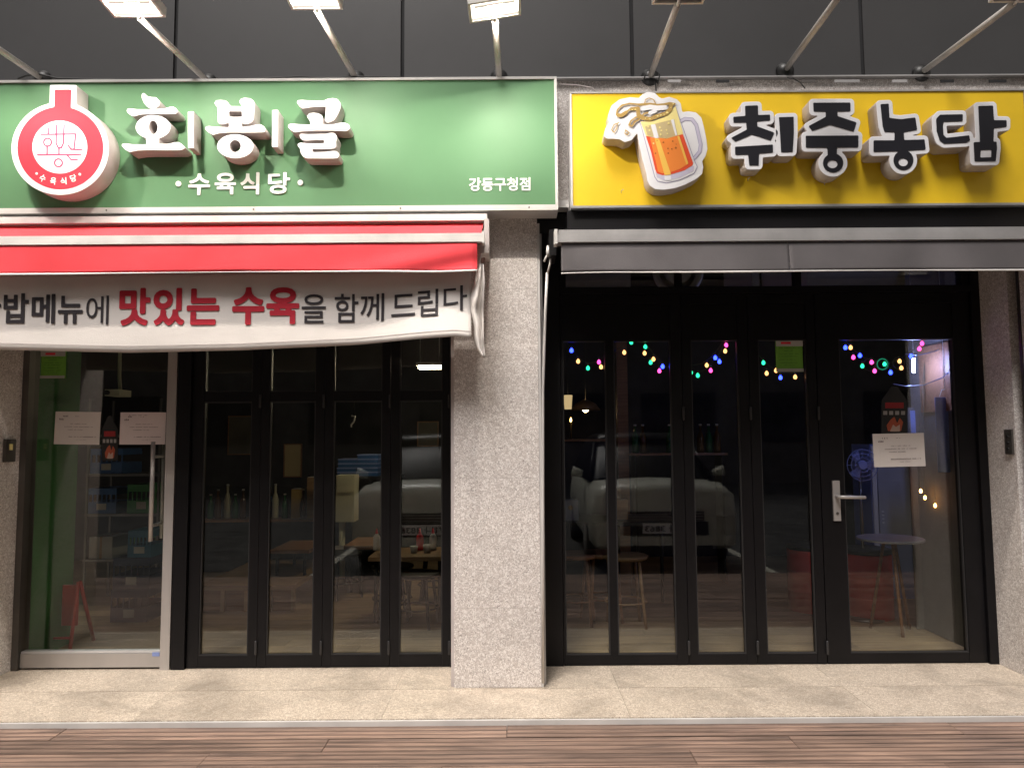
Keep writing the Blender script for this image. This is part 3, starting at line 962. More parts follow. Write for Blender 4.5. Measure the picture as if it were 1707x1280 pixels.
yletter([('P', [(705, 315), (872, 310), (875, 500), (862, 708), (730, 712), (718, 500)])], [], s1, o1, 'upright black bar edged in white beside the first black letter')
jung = [('P', [(1095, 150), (1518, 148), (1520, 245), (1370, 250), (1372, 302), (1588, 375), (1555, 478), (1285, 400), (1085, 470), (1042, 415), (1238, 310), (1240, 250), (1100, 248)]),
        ('P', [(1010, 525), (1610, 522), (1608, 655), (1365, 658), (1362, 735), (1262, 740), (1255, 660), (1012, 660)]),
        ('E', 1322, 835, 115, 108), ('-', ('E', 1314, 848, 58, 46))]
yletter(jung, [('P', [(1285, 420), (1500, 480), (1090, 490)])], s1, o1, 'second black letter on yellow with a ring hanging under a long bar')
s2, o2 = 6.565, (1440, 150)
nong = [('P', [(180, 160), (270, 155), (278, 310), (400, 325), (560, 305), (582, 440), (435, 465), (440, 552), (662, 545), (675, 655), (400, 672), (105, 682), (105, 555), (335, 555), (335, 465), (225, 462), (205, 400)]),
        ('E', 432, 772, 108, 108), ('-', ('E', 428, 795, 52, 44))]
yletter(nong, [], s2, o2, 'third black letter on yellow, L stroke above a bar and ring')
dam = [('P', [(790, 320), (830, 275), (1080, 270), (1080, 345), (870, 352), (862, 400), (870, 500), (900, 528), (1150, 500), (1160, 555), (1120, 580), (880, 592), (830, 560), (795, 450)]),
       ('P', [(1250, 180), (1410, 175), (1422, 335), (1560, 335), (1560, 405), (1420, 422), (1415, 575), (1270, 580), (1262, 400)]),
       ('P', [(1200, 575), (1450, 570), (1455, 640), (1440, 782), (1210, 785)]), ('-', ('P', [(1275, 660), (1395, 655), (1392, 740), (1272, 744)]))]
def strip_inner(b): return b
yletter(dam, [('P', [(1272, 655), (1397, 650), (1395, 745), (1270, 748)])], s2, o2, 'last black letter on yellow at the right end, open box beside a tall stroke', holes=(1,))
for u, v, Yv in ((1247, 302, YS), (1375, 309, YS), (1490, 300, YS), (1602, 282, YS), (1036, 322, YS)):
    tube('wire_stub', [P(u, v, YS - 0.001), P(u - 1, v - 3, YS - 0.03), P(u + 3, v - 6, YS - 0.05)], 0.0018, M['letter_side'], ys, n=5)

# beer mug plaque
msc, morg = 6.737, (1000, 145)
def mf(name, shapes, m, lay, parent, soft=0.25, res=220, **k):
    return flat(name, shapes, YLT, m, parent, off=0.0008 * lay + 0.0005, thick=0.0, back=YLT - 0.0008 * (lay - 1) - 0.0002 if lay > 1 else YLT + 0.001, soft=soft, sc=msc, org=morg, res=res)
ink = lambda n, c, r=0.4: mat(n, c, r, var=0.03)
M['mug_lav'] = ink('mug_lavender', (0.58, 0.55, 0.68)); M['mug_line'] = ink('mug_outline', (0.38, 0.36, 0.50)); M['mug_red'] = ink('mug_red', (0.80, 0.09, 0.03))
M['mug_orange'] = ink('mug_orange', (0.88, 0.26, 0.045)); M['mug_yellow'] = ink('mug_yellow', (0.90, 0.55, 0.10)); M['mug_pale'] = ink('mug_pale_yellow', (0.86, 0.74, 0.30))
M['mug_tan'] = ink('mug_tan', (0.56, 0.45, 0.24)); M['mug_gold'] = ink('mug_gold', (0.44, 0.29, 0.09)); M['mug_dot'] = ink('mug_bubble_dark', (0.45, 0.13, 0.02))
mug = flat('mug_plaque', [('P', [(45, 560), (60, 470), (105, 400), (90, 320), (130, 210), (220, 140), (340, 115), (440, 125), (480, 80), (540, 55), (620, 70), (670, 120), (700, 132), (780, 112), (860, 135), (910, 185), (925, 285), (1000, 273), (1080, 287), (1140, 345), (1170, 450), (1200, 600), (1210, 700), (1190, 780), (1150, 835), (1165, 900), (1150, 980), (1080, 1040), (960, 1100), (850, 1140), (720, 1160), (620, 1150), (560, 1110), (530, 1050), (525, 990), (480, 820), (440, 650), (420, 520), (390, 560), (360, 600), (280, 625), (220, 590), (150, 585), (85, 585)])],
            YLT, M['letter_white'], ys, soft=1.0, sc=msc, org=morg, back=YS - 0.002, side=M['letter_side'], bevel=0.002)
mug['label'] = 'white cut-out plaque printed with a foaming beer mug'
mf('handle_print', [('L', [(895, 395), (955, 362), (1035, 368), (1082, 430), (1112, 560), (1132, 650), (1120, 730), (1062, 800)], 21)], M['mug_line'], 1, mug)
mf('handle_print', [('L', [(895, 395), (955, 362), (1035, 368), (1082, 430), (1112, 560), (1132, 650), (1120, 730), (1062, 800)], 14)], M['mug_lav'], 2, mug)
G = [(445, 395), (850, 215), (1062, 820), (1098, 900), (1062, 975), (900, 1052), (745, 1085), (645, 1065), (612, 1015)]
mf('glass_print', [('P', G)], M['mug_line'], 1, mug)
mf('glass_print', [('P', G)], M['letter_white'], 2, mug, soft=0) if False else None
flat('glass_print', [('P', G)], YLT, M['letter_white'], mug, off=0.0021, back=YLT - 0.0014, grow=-1.3, sc=msc, org=morg)
mf('base_print', [('P', [(622, 950), (640, 1020), (720, 1052), (900, 1022), (1050, 950), (1060, 890), (1000, 900), (700, 980)])], M['mug_lav'], 3, mug)
mf('beer_print', [('P', [(515, 555), (600, 575), (750, 587), (930, 535), (1045, 860), (1040, 882), (950, 940), (800, 985), (700, 995), (640, 975), (620, 930), (570, 720)])], M['mug_red'], 4, mug)
mf('beer_print', [('P', [(560, 570), (750, 587), (885, 552), (985, 870), (900, 925), (790, 962), (700, 975), (650, 955), (640, 900)])], M['mug_orange'], 5, mug)
mf('upper_print', [('P', [(455, 395), (600, 390), (720, 345), (848, 218), (935, 533), (750, 585), (518, 555)])], M['mug_pale'], 4, mug)
mf('upper_print', [('P', [(505, 450), (600, 425), (720, 395), (832, 368), (872, 548), (745, 580), (532, 548)])], M['mug_tan'], 5, mug)
mf('highlight_print', [('P', [(568, 430), (620, 424), (660, 582), (610, 580)]), ('P', [(795, 376), (826, 368), (866, 548), (846, 552)]), ('P', [(722, 1005), (795, 1000), (800, 1050), (725, 1052)])], M['letter_white'], 6, mug)
mf('highlight_print', [('P', [(612, 583), (662, 587), (798, 990), (725, 998)]), ('P', [(866, 560), (890, 556), (990, 865), (970, 880)])], M['mug_yellow'], 6, mug)
mf('bubble_print', [('E', x, y, r, r) for x, y, r in ((540, 455, 10), (555, 492, 10), (670, 462, 11), (688, 495, 10), (745, 490, 9), (680, 540, 12), (755, 530, 8), (770, 415, 13), (600, 640, 10))], M['mug_pale'], 7, mug, soft=0, res=300)
mf('bubble_print', [('E', x, y, r, r) for x, y, r in ((710, 628, 9), (815, 615, 9), (762, 698, 8), (805, 702, 8), (850, 690, 11), (765, 750, 8), (622, 752, 9), (855, 650, 5), (640, 610, 5))], M['mug_dot'], 7, mug, soft=0, res=300)
mf('foam_print', [('L', [(440, 205), (330, 195), (245, 215), (195, 265), (185, 320), (215, 338), (280, 300), (340, 255), (430, 245)], 9),
                  ('L', [(205, 325), (240, 330), (290, 295)], 20), ('L', [(350, 255), (420, 250)], 18),
                  ('L', [(500, 195), (510, 150), (550, 132), (600, 150), (628, 205)], 5),
                  ('L', [(440, 208), (560, 198), (640, 212), (720, 205), (780, 190), (835, 200)], 13),
                  ('L', [(425, 250), (430, 320), (480, 360), (560, 368), (640, 335), (740, 305), (785, 260), (800, 205)], 22),
                  ('L', [(540, 295), (490, 310), (470, 345), (400, 350), (345, 390), (325, 435), (360, 448), (390, 400), (440, 370)], 9),
                  ('L', [(215, 410), (155, 430), (128, 490), (160, 518), (188, 470), (196, 415)], 5), ('L', [(285, 490), (278, 530), (305, 546), (328, 522), (290, 493)], 5)], M['mug_gold'], 8, mug, soft=0.15, res=330)
mf('foam_print', [('L', [(480, 250), (560, 235), (640, 245), (730, 240)], 26), ('L', [(560, 300), (620, 280)], 20)], M['letter_white'], 9, mug)
mf('bubble_print', [('E', x, y, r, r * .7) for x, y, r in ((330, 272, 7), (360, 265, 9), (395, 262, 10), (510, 362, 9), (560, 368, 10), (645, 335, 12), (680, 325, 12), (718, 318, 9), (752, 296, 16), (795, 240, 7), (820, 200, 10))], M['mug_pale'], 9, mug, soft=0, res=330)

# ------------------------------------------------------------------ red awning
def cloth(name, x0, x1, ztop, zbot_fn, yf, m, parent, nx=90, nz=10, thick=0.0015):
    bm = bmesh.new()
    g = []
    for i in range(nx + 1):
        x = x0 + (x1 - x0) * i / nx
        col = []
        for j in range(nz + 1):
            t = j / nz
            z = ztop + (zbot_fn(x) - ztop) * t
            col.append(bm.verts.new((x, yf(x, t), z)))
        g.append(col)
    for i in range(nx):
        for j in range(nz):
            bm.faces.new((g[i][j], g[i][j + 1], g[i + 1][j + 1], g[i + 1][j]))
    o = link(name, bm_mesh(name, bm), m, parent, smooth=True)
    s = o.modifiers.new('s', 'SOLIDIFY'); s.thickness = thick; s.offset = 0
    return o
YA = 3.83
ra = thing('red_awning', 'red fabric awning rolled in under the green sign', 'awning', (-1.8, YA, 2.2))
AX0 = -3.6
AX1 = P(804, 400, YA).x
za = lambda v: P(400, v, YA).z
box('cassette', AX0, P(812, 365, 3.93).x, 3.93, YP - .005, P(400, 370, 3.93).z, P(400, 359, 3.93).z, M['white_metal'], ra, bevel=0.003)
bm = bmesh.new()
xa = P(800, 385, YA).x
n = 40
top, bot = P(400, 374, 3.96).z, za(395)
for i in range(n + 1):
    x = AX0 + (xa - AX0) * i / n
    bm.verts.new((x + (0.015 if i == n else 0), 3.97, top)); bm.verts.new((x, YA + 0.02, bot))
bm.verts.ensure_lookup_table()
for i in range(n):
    bm.faces.new([bm.verts[k] for k in (2 * i, 2 * i + 1, 2 * i + 3, 2 * i + 2)])
me = bm_mesh('awning_cloth', bm)
o = link('awning_cloth', me, M['red_fabric'], ra)
sm = o.modifiers.new('s', 'SOLIDIFY'); sm.thickness = 0.002
ryf = lambda x, t: YA - 0.0255 - 0.012 * t + 0.005 * math.sin(x * 2.3) * t + 0.0025 * math.sin(x * 11 + 2 * t) * t
box('front_bar', AX0, AX1, YA - 0.03, YA + 0.012, za(408), za(394), M['white_metal'], ra, bevel=0.006, seg=2)
box('bar_end', AX1, AX1 + .012, YA - 0.036, YA + 0.02, za(411), za(391), M['white_metal'], ra, bevel=0.003)

vx1 = P(796, 430, YA).x
cloth('valance', AX0, vx1, za(409), lambda x: za(455.5) + (0.004 * math.sin(x * 3)), lambda x, t: YA - 0.022 - 0.012 * t + 0.005 * math.sin(x * 2.3) * t + 0.0025 * math.sin(x * 11 + 2 * t) * t + (0.018 * math.sin((x + 0.6 * t) * 9) * max(0, min(1, (x + 1.0) / 0.8)) * t), M['red_fabric'], ra)
cloth('hem', AX0, vx1, za(455.5) - 0.0, lambda x: za(457.8) + (0.004 * math.sin(x * 3)), lambda x, t: YA - 0.036 + 0.005 * math.sin(x * 2.3) + (0.018 * math.sin((x + 0.6) * 9) * max(0, min(1, (x + 1.0) / 0.8))), M['hem'], ra, nz=2, thick=0.004)
bx = P(812, 400, 3.98)
box('end_bracket', P(808, 400, 3.98).x, P(816, 400, 3.98).x, 3.90, YP - .004, P(812, 428, 3.98).z, P(812, 372, 3.98).z, M['letter_side'], ra, bevel=0.002)
box('bracket_block', P(800, 420, 3.9).x, P(815, 420, 3.9).x, 3.86, 3.955, P(812, 425, 3.9).z, P(812, 411, 3.9).z, M['letter_side'], ra, bevel=0.003)

# ------------------------------------------------------------------ banner under the red awning
YB = 3.885
bx1 = P(786, 500, YB).x
def b_bot(x):
    u = 853 + x * 1233 / 3.9
    pts = [(-400, 574), (0, 583), (215, 588), (400, 584), (600, 575), (700, 567), (760, 563), (800, 567)]
    for (a, va), (b, vb) in zip(pts[:-1], pts[1:]):
        if a <= u <= b: return P(u, va + (vb - va) * (u - a) / (b - a), YB).z
    return P(u, 566 if u > 0 else 583, YB).z
def b_y(x, t):
    k = max(0.0, min(1.0, (x + 1.15) / 1.0))
    return YB + 0.006 * math.sin(x * 2.1 + 0.5) * t + k * t * (0.02 * math.sin(x * 7 + 2.2 * t)) - 0.075 * k * k * t * t
ban = thing('banner', 'off-white cloth banner with red and black lettering under the red awning', 'banner', (-1.8, YB, 1.8))
bzt = P(400, 452, YB).z
bo = cloth('cloth', -3.6, bx1, bzt, b_bot, b_y, M['banner'], ban, nx=150, nz=14, thick=0.001)
def b_yz(x, z):
    t = (bzt - z) / (bzt - b_bot(x))
    return b_y(x, max(0, min(1.05, t)))
cloth('hem_line', -3.6, bx1, 0, lambda x: 0, lambda x, t: 0, M['banner'], ban, nx=2, nz=1) if False else None
bm = bmesh.new()
N = 150
prev = None
for i in range(N + 1):
    x = -3.6 + (bx1 + 3.6) * i / N
    zb0 = b_bot(x) + 0.034
    vs = [bm.verts.new((x, b_yz(x, zb0 + d) - 0.0022, zb0 + d)) for d in (-0.0011, 0.0011)]
    if prev: bm.faces.new((prev[0], vs[0], vs[1], prev[1]))
    prev = vs
so = link('stitch_line', bm_mesh('stitch_line', bm), M['pencil'], ban)
s_ = so.modifiers.new('s', 'SOLIDIFY'); s_.thickness = 0.0008

def btext(ch, u0, u1, v0, v1, m, bold, shear=0.0):
    a = P(u0, v1, YB); b = P(u1, v0, YB)
    me = text_mesh(ch, a.x, b.x, a.z, b.z, 0, 0.0012, bold)
    bm = bmesh.new(); bm.from_mesh(me)
    for d, lo, hi, ax in ((0.03, a.x, b.x, 0), (0.03, a.z, b.z, 2)):
        q = lo + d
        while q < hi:
            no = (1, 0, 0) if ax == 0 else (0, 0, 1)
            co = (q, 0, 0) if ax == 0 else (0, 0, q)
            bmesh.ops.bisect_plane(bm, geom=bm.verts[:] + bm.edges[:] + bm.faces[:], plane_co=co, plane_no=no)
            q += d
    for v in bm.verts:
        if shear: v.co.z += (v.co.x - (a.x + b.x) / 2) * shear
        v.co.y += b_yz(v.co.x, v.co.z) - 0.0048
    bm.to_mesh(me); bm.free()
    o = link('banner_letter', me, m, ban)
K, RD = M['banner_black'], M['banner_red']
btext('국', -42, 3, 489, 539, K, 0.022)
for ch, u0, u1, v0, v1, m, bd, sh in (('밥', 5, 49, 489, 539, K, .022, 0), ('메', 52, 93, 490, 540, K, .022, 0), ('뉴', 96, 139, 493, 540, K, .022, 0), ('에', 143, 182, 493, 541, K, 0.0, 0),
                             ('맛', 198, 252, 480, 543, RD, .038, 0), ('있', 255, 309, 480, 543, RD, .038, 0), ('는', 311, 367, 481, 542, RD, .038, 0),
                             ('수', 387, 442, 479, 542, RD, .038, 0), ('육', 444, 500, 479, 541, RD, .034, 0), ('을', 503, 544, 491, 539, K, .006, 0),
                             ('함', 558, 598, 490, 538, K, .006, 0), ('께', 601, 641, 489, 536, K, .006, 0), ('드', 653, 693, 491, 528, K, .006, .05), ('립', 697, 731, 483, 529, K, .006, .06), ('다', 740, 779, 477, 520, K, .006, .07)):
    btext(ch, u0, u1, v0, v1, m, bd, sh)
# the gathered free end of the banner
rows = [(440, 797, 801, 804, 806), (470, 790, 798, 802, 808), (498, 784, 795, 800, 807), (520, 786, 793, 801, 806), (545, 790, 796, 803, 806), (565, 790, 797, 802, 807), (580, 795, 799, 804, 808), (596, 804, 806, 807, 808)]
bm = bmesh.new(); g = []
for i, (v, *us) in enumerate(rows):
    r_ = []
    for j, u in enumerate(us):
        yy = YB - 0.02 + (0.0, -0.05, 0.02, -0.035)[j] * (0.4 + 0.6 * math.sin(i * 1.1) ** 2) + 0.01 * math.sin(i * 1.7 + j)
        r_.append(bm.verts.new(P(u, v, yy)))
    g.append(r_)
for i in range(len(rows) - 1):
    for j in range(3):
        bm.faces.new((g[i][j], g[i + 1][j], g[i + 1][j + 1], g[i][j + 1]))
bmesh.ops.subdivide_edges(bm, edges=bm.edges[:], cuts=2, use_grid_fill=True, smooth=0.35)
fo = link('loose_end', bm_mesh('loose_end', bm), M['banner'], ban, smooth=True)
fo['label'] = 'twisted white free end of the banner hanging beside the pillar'
s_ = fo.modifiers.new('s', 'SOLIDIFY'); s_.thickness = 0.002
tube('tie_cord', [P(802, 424, 3.87), P(800, 434, 3.865), P(799, 445, 3.865)], 0.004, M['hem'], ban)

# ------------------------------------------------------------------ charcoal awning
ga = thing('charcoal_awning', 'dark grey fabric awning rolled in under the yellow sign', 'awning', (1.6, YA, 2.2))
gx0 = P(928, 395, YA).x; gx1 = 3.6
zg = lambda v: P(1300, v, YA).z
box('cassette', gx0 + .01, gx1, YA - 0.02, 4.05, zg(390), zg(382.5), M['grey_metal'], ga, bevel=0.004)
box('front_bar', gx0, gx1, YA - 0.035, YA + 0.02, zg(404), zg(391), M['grey_metal'], ga, bevel=0.006, seg=2)
box('bar_end', gx0 - .014, gx0 + .002, YA - 0.04, YA + 0.03, zg(407), zg(383), M['white_metal'], ga, bevel=0.003)
gv0 = P(935, 430, YA).x
def gvy(x, t): return YA - 0.022 - 0.01 * t + 0.004 * math.sin(x * 2.9) * t + 0.02 * t * math.sin(x * 8) * max(0, 1 - (x - gv0) / 0.5) * 0.7
cloth('valance', gv0, 1.45, zg(405), lambda x: zg(453.5) + 0.002 * math.sin(x * 4), gvy, M['grey_fabric'], ga)
cloth('valance', 1.452, 3.6, zg(405), lambda x: zg(453.5) + 0.002 * math.sin(x * 4), gvy, M['grey_fabric'], ga)
cloth('hem', gv0, 3.6, zg(453.5), lambda x: zg(455.8) + 0.002 * math.sin(x * 4), lambda x, t: gvy(x, 1), M['hem'], ga, nz=2, thick=0.004)
box('end_bracket', P(915, 400, 3.98).x, P(926, 400, 3.98).x, 3.92, YP + .03, P(920, 430, 3.98).z, P(920, 388, 3.98).z, M['black_frame'], ga, bevel=0.003)
cr = thing('awning_crank', 'thin white crank pole hanging beside the granite pillar', 'pole', P(908, 1135, 4.06))
tube('pole', [P(905, 1138, 4.05), P(905, 900, 4.05), P(905, 650, 4.05), P(909, 520, 4.03), P(912, 455, 4.01)], 0.0075, M['white_metal'], cr)
tube('hook', [P(912, 458, 4.01), P(917, 440, 4.0), P(918, 428, 4.0), P(912, 426, 4.0), P(907, 436, 4.0)], 0.006, M['white_metal'], cr)
lathe('socket', [(0.010, 0), (0.012, 0.03), (0.008, 0.06)], P(914, 428, 4.0), M['white_metal'], cr)

# ------------------------------------------------------------------ shop front frames and doors
HEAD = P(1300, 530, YD).z
def XB(u, v=1090): return xpx(u, v, YD)
Z0 = 0.004
def pane(name, x0, x1, z0, z1, parent, y=YD):
    return box(name, x0, x1, y - 0.003, y + 0.003, z0, z1, M['glass'], parent)
def bead(x0, x1, z0, z1, parent, w=0.006):
    bm = bmesh.new()
    y0, y1 = YD - 0.022, YD - 0.004
    for b in ((x0, x0 + w, y0, y1, z0, z1), (x1 - w, x1, y0, y1, z0, z1), (x0 + w, x1 - w, y0, y1, z0, z0 + w), (x0 + w, x1 - w, y0, y1, z1 - w, z1)):
        add_box(bm, *b)
    link('glazing_bead', bm_mesh('glazing_bead', bm), M['gasket'], parent)
def leaf(name, label, cat, x0, x1, gl, gr, ztop, zb, mids=(), mull=(), group=None):
    """x0..x1 outer, gl..gr glass, zb top of bottom rail; mids: list of (z0, z1) rails; mull: (x0, x1) mullions"""
    t = thing(name, label, cat, ((x0 + x1) / 2, YD, 0), group)
    ya, yb = YD - 0.028, YD + 0.028
    top = ztop - 0.085 if not mids else ztop - 0.07
    box('stile', x0, gl, ya, yb, Z0, ztop, M['black_frame'], t, bevel=0.003)
    box('stile', gr, x1, ya, yb, Z0, ztop, M['black_frame'], t, bevel=0.003)
    box('bottom_rail', gl + .0005, gr - .0005, ya + .002, yb - .002, Z0, zb, M['black_frame'], t, bevel=0.003)
    box('top_rail', gl + .0005, gr - .0005, ya + .002, yb - .002, top, ztop, M['black_frame'], t, bevel=0.003)
    zs = [zb] + [q for m_ in mids for q in m_] + [top]
    for a, b in mids:
        box('middle_rail', gl + .0005, gr - .0005, ya + .002, yb - .002, a, b, M['black_frame'], t, bevel=0.003)
    xsx = [gl] + [q for m_ in mull for q in m_] + [gr]
    for a, b in mull:
        box('mullion', a, b, ya + .003, yb - .003, zb + .0005, top - .0005, M['black_frame'], t, bevel=0.003)
    for k in range(0, len(zs), 2):
        for q in range(0, len(xsx), 2):
            pane('glass_pane', xsx[q] + .001, xsx[q + 1] - .001, zs[k] + .001, zs[k + 1] - .001, t)
            bead(xsx[q] + .001, xsx[q + 1] - .001, zs[k] + .001, zs[k + 1] - .001, t)
    return t
ztL = 2.36
# left shop: black bifold doors
zrail = (P(500, 669, YD).z, P(500, 653, YD).z)
zbL = P(500, 1090, YD).z
box('door_frame', XB(291), XB(313), YD - 0.05, YD + 0.06, 0, 2.6, M['black_frame'], None, bevel=0.004)
tag(C.objects[-1], 'black upright frame post between the steel door and the folding doors', 'frame')
box('door_frame', XB(751), PX0 + .02, YD - 0.03, YD + 0.05, 0, 2.6, M['black_frame'], None, bevel=0.004)
tag(C.objects[-1], 'thin black frame post where the left folding doors meet the pillar', 'frame')
box('door_header', XL, XB(751) - .001, YD - 0.045, YD + 0.055, ztL + .003, 2.499, M['black_frame'], None, bevel=0.004)
tag(C.objects[-1], 'black header beam hidden behind the banner over the left doors', 'frame')
GLf = 'folding glass doors of the left shop'
for (a, b, c, d, lb) in ((314.5, 430, 333, 415, 'black framed folding door nearest the steel post'), (430.7, 538, 445, 523, 'second black folding door counted from the steel post'),
                     (538.7, 650, 553, 636, 'third folding door, brightest interior floor behind it'), (650.7, 750.5, 666, 738, 'black folding door next to the granite pillar on its left side')):
    t = leaf('folding_door', lb, 'door', XB(a), XB(b), XB(c), XB(d), ztL, zbL, mids=(zrail,), group=GLf)
    lathe('hinge', [(0.006, 0), (0.008, 0.004), (0.008, 0.075), (0.006, 0.08)], (XB(b) - 0.002, YD - 0.036, P(b, 1088, YD).z), M['gasket'], t, n=8)
    lathe('hinge', [(0.006, 0), (0.008, 0.004), (0.008, 0.075), (0.006, 0.08)], (XB(b) - 0.002, YD - 0.036, P(b, 680, YD).z), M['gasket'], t, n=8)
# left shop: steel and glass door
gd = thing('glass_door', 'frameless glass swing door with steel bottom rail and long pull bars', 'door', (XB(157), YD, 0))
gx0_, gx1_ = XB(39), XB(273)
zdr = P(150, 1085, YD).z
box('bottom_rail', gx0_, gx1_, YD - 0.03, YD + 0.03, 0.012, zdr - .006, M['steel'], gd, bevel=0.003)
box('rail_lip', gx0_, gx1_, YD - 0.024, YD + 0.024, zdr - .005, zdr + .006, M['white_metal'], gd, bevel=0.003)
pane('glass_pane', gx0_ + .004, gx1_ - .004, zdr + .006, ztL - .01, gd)
for yy, uu in ((YD - 0.07, 256), (YD + 0.07, 268)):
    x = xpx(256, 820, YD - 0.07) if yy < YD else xpx(268, 820, YD + .07)
    x = xpx(253, 820, YD - .07)
    za_, zb_ = P(256, 902, YD - .07).z, P(256, 736, YD - .07).z
    tube('pull_bar', [(x, yy, za_), (x, yy, zb_)], 0.0125, M['steel'], gd, n=14)
    for q in (za_ + 0.09, zb_ - 0.09):
        tube('standoff', [(x, yy, q), (x, YD + (0.003 if yy > YD else -0.003), q)], 0.009, M['steel'], gd)
box('maker_sticker', XB(258), XB(270), YD - .0325, YD - .0305, 0.075, 0.098, M['blue_tint'], gd)
for u, nm in ((33.5, 'dark steel jamb between the granite and the left glass door'), (281.5, 'brushed steel post at the handle side of the left glass door')):
    w = 0.020 if u < 100 else 0.030
    box('door_jamb', XB(u) - w, XB(u) + w * .85, YD - 0.05, YD + 0.05, 0.0 if u < 100 else -0.0, 2.6, M['steel'] if u > 100 else M['dark_steel'], None, bevel=0.003)
    tag(C.objects[-1], nm, 'frame')

# right shop
zbR = P(1250, 1088, YD).z
ztR = P(1250, 492, YD).z
zgt = P(1250, 567, YD).z
box('door_frame', PX1 - .02, XB(939), YD - 0.03, YD + 0.06, 0, 2.6, M['black_frame'], None, bevel=0.004)
tag(C.objects[-1], 'black frame post beside the white crank pole', 'frame')
box('door_frame', XB(1642), XR + .02, YD - 0.05, YD + 0.06, 0, 2.6, M['black_frame'], None, bevel=0.004)
tag(C.objects[-1], 'black frame post between the swing door and the right granite jamb', 'frame')
box('door_header', XB(939) + .001, XB(1642) - .001, YD - 0.05, YD + 0.055, ztR + .003, ztR + .045, M['black_frame'], None, bevel=0.004)
tag(C.objects[-1], 'black cross beam over the right shop doors under the transom windows', 'frame')
GRf = 'folding glass doors of the right shop'
def leafR(label, a, b, c, d, mull=()):
    t = thing('folding_door', label, 'door', ((XB(a) + XB(b)) / 2, YD, 0), GRf)
    return t
def rleaf(name, label, x0, x1, gl, gr, mull=(), group=None):
    t = leaf(name, label, 'door', x0, x1, gl, gr, ztR - 0.0, zbR, mids=((zgt, zgt + 0.16),), mull=mull, group=group)
    return t
# these leaves have a tall solid head panel instead of upper glass
def solid_leaf(name, label, x0, x1, gl, gr, mull=(), group=None, ya=YD - 0.028, yb=YD + 0.028):
    t = thing(name, label, 'door', ((x0 + x1) / 2, YD, 0), group)
    box('stile', x0, gl, ya, yb, Z0, ztR, M['black_frame'], t, bevel=0.003)
    box('stile', gr, x1, ya, yb, Z0, ztR, M['black_frame'], t, bevel=0.003)
    box('bottom_rail', gl + .0005, gr - .0005, ya + .002, yb - .002, Z0, zbR, M['black_frame'], t, bevel=0.003)
    box('head_panel', gl + .0005, gr - .0005, ya + .006, yb - .006, zgt, ztR - 0.062, M['black_frame'], t, bevel=0.003)
    box('top_rail', gl + .0005, gr - .0005, ya + .002, yb - .002, ztR - .06, ztR, M['black_frame'], t, bevel=0.003)
    xsx = [gl] + [q for m_ in mull for q in m_] + [gr]
    for a, b in mull:
        box('mullion', a, b, ya + .003, yb - .003, zbR + .0005, zgt - .0005, M['black_frame'], t, bevel=0.003)
    for q in range(0, len(xsx), 2):
        pane('glass_pane', xsx[q] + .001, xsx[q + 1] - .001, zbR + .001, zgt - .001, t)
        bead(xsx[q] + .001, xsx[q + 1] - .001, zbR + .001, zgt - .001, t)
    return t
t1 = solid_leaf('glass_partition', 'wide two pane black glazed leaf beside the crank pole', XB(940), XB(1146), XB(943), XB(1128), ((XB(1017), XB(1030)),), None)
t2 = solid_leaf('folding_door', 'narrow black folding door right of the two pane leaf', XB(1147), XB(1260), XB(1162), XB(1243), (), GRf)
t3 = solid_leaf('folding_door', 'narrow black folding door with the lime notice, next to the handle door', XB(1261), XB(1375), XB(1277), XB(1360), (), GRf)
t4 = solid_leaf('swing_door', 'wide black glass swing door with a silver lever handle', XB(1376.5), XB(1641), XB(1415), XB(1612))
for t, b in ((t1, 1146.5), (t2, 1260.5), (t3, 1375.7)):
    for v in (1088, 700):
        lathe('hinge', [(0.006, 0), (0.008, 0.004), (0.008, 0.075), (0.006, 0.08)], (XB(b), YD - 0.036, P(b, v, YD).z), M['gasket'], t, n=8)
# lever handle
hx = P(1390, 833, YD).x
hz0, hz1 = P(1390, 868, YD - .04).z, P(1390, 801, YD - .04).z
bm = bmesh.new(); add_box(bm, hx - .021, hx + .021, YD - .042, YD - .029, hz0, hz1)
link('handle_plate', bm_mesh('handle_plate', bm, 0.010, 3), M['steel'], t4, smooth=False)
zl = P(1390, 828, YD - .07).z
tube('lever', [(hx, YD - .035, zl), (hx, YD - .085, zl), (hx + .02, YD - .092, zl), (hx + .15, YD - .088, zl - .004)], 0.010, M['steel'], t4, n=12)
lathe('keyhole', [(0.008, 0), (0.008, -.004)], (hx, YD - .043, hz0 + .045), M['dark_steel'], t4, axis='Y', n=12)
# transom windows over the right doors
tw = thing('transom_window', 'dark transom window row above the right shop doors with a round vent behind', 'window', (1.5, YD, ztR + .045))
zt0, zt1 = ztR + .046, 2.499
for a, b in ((939.5, 950), (1140, 1150), (1345, 1355), (1630, 1641.5)):
    box('mullion', XB(a), XB(b), YD - .03, YD + .03, zt0, zt1, M['black_frame'], tw, bevel=.003)
for a, b in ((950, 1140), (1150, 1345), (1355, 1630)):
    pane('glass_pane', XB(a) + .002, XB(b) - .002, zt0 + .001, zt1 - .002, tw)

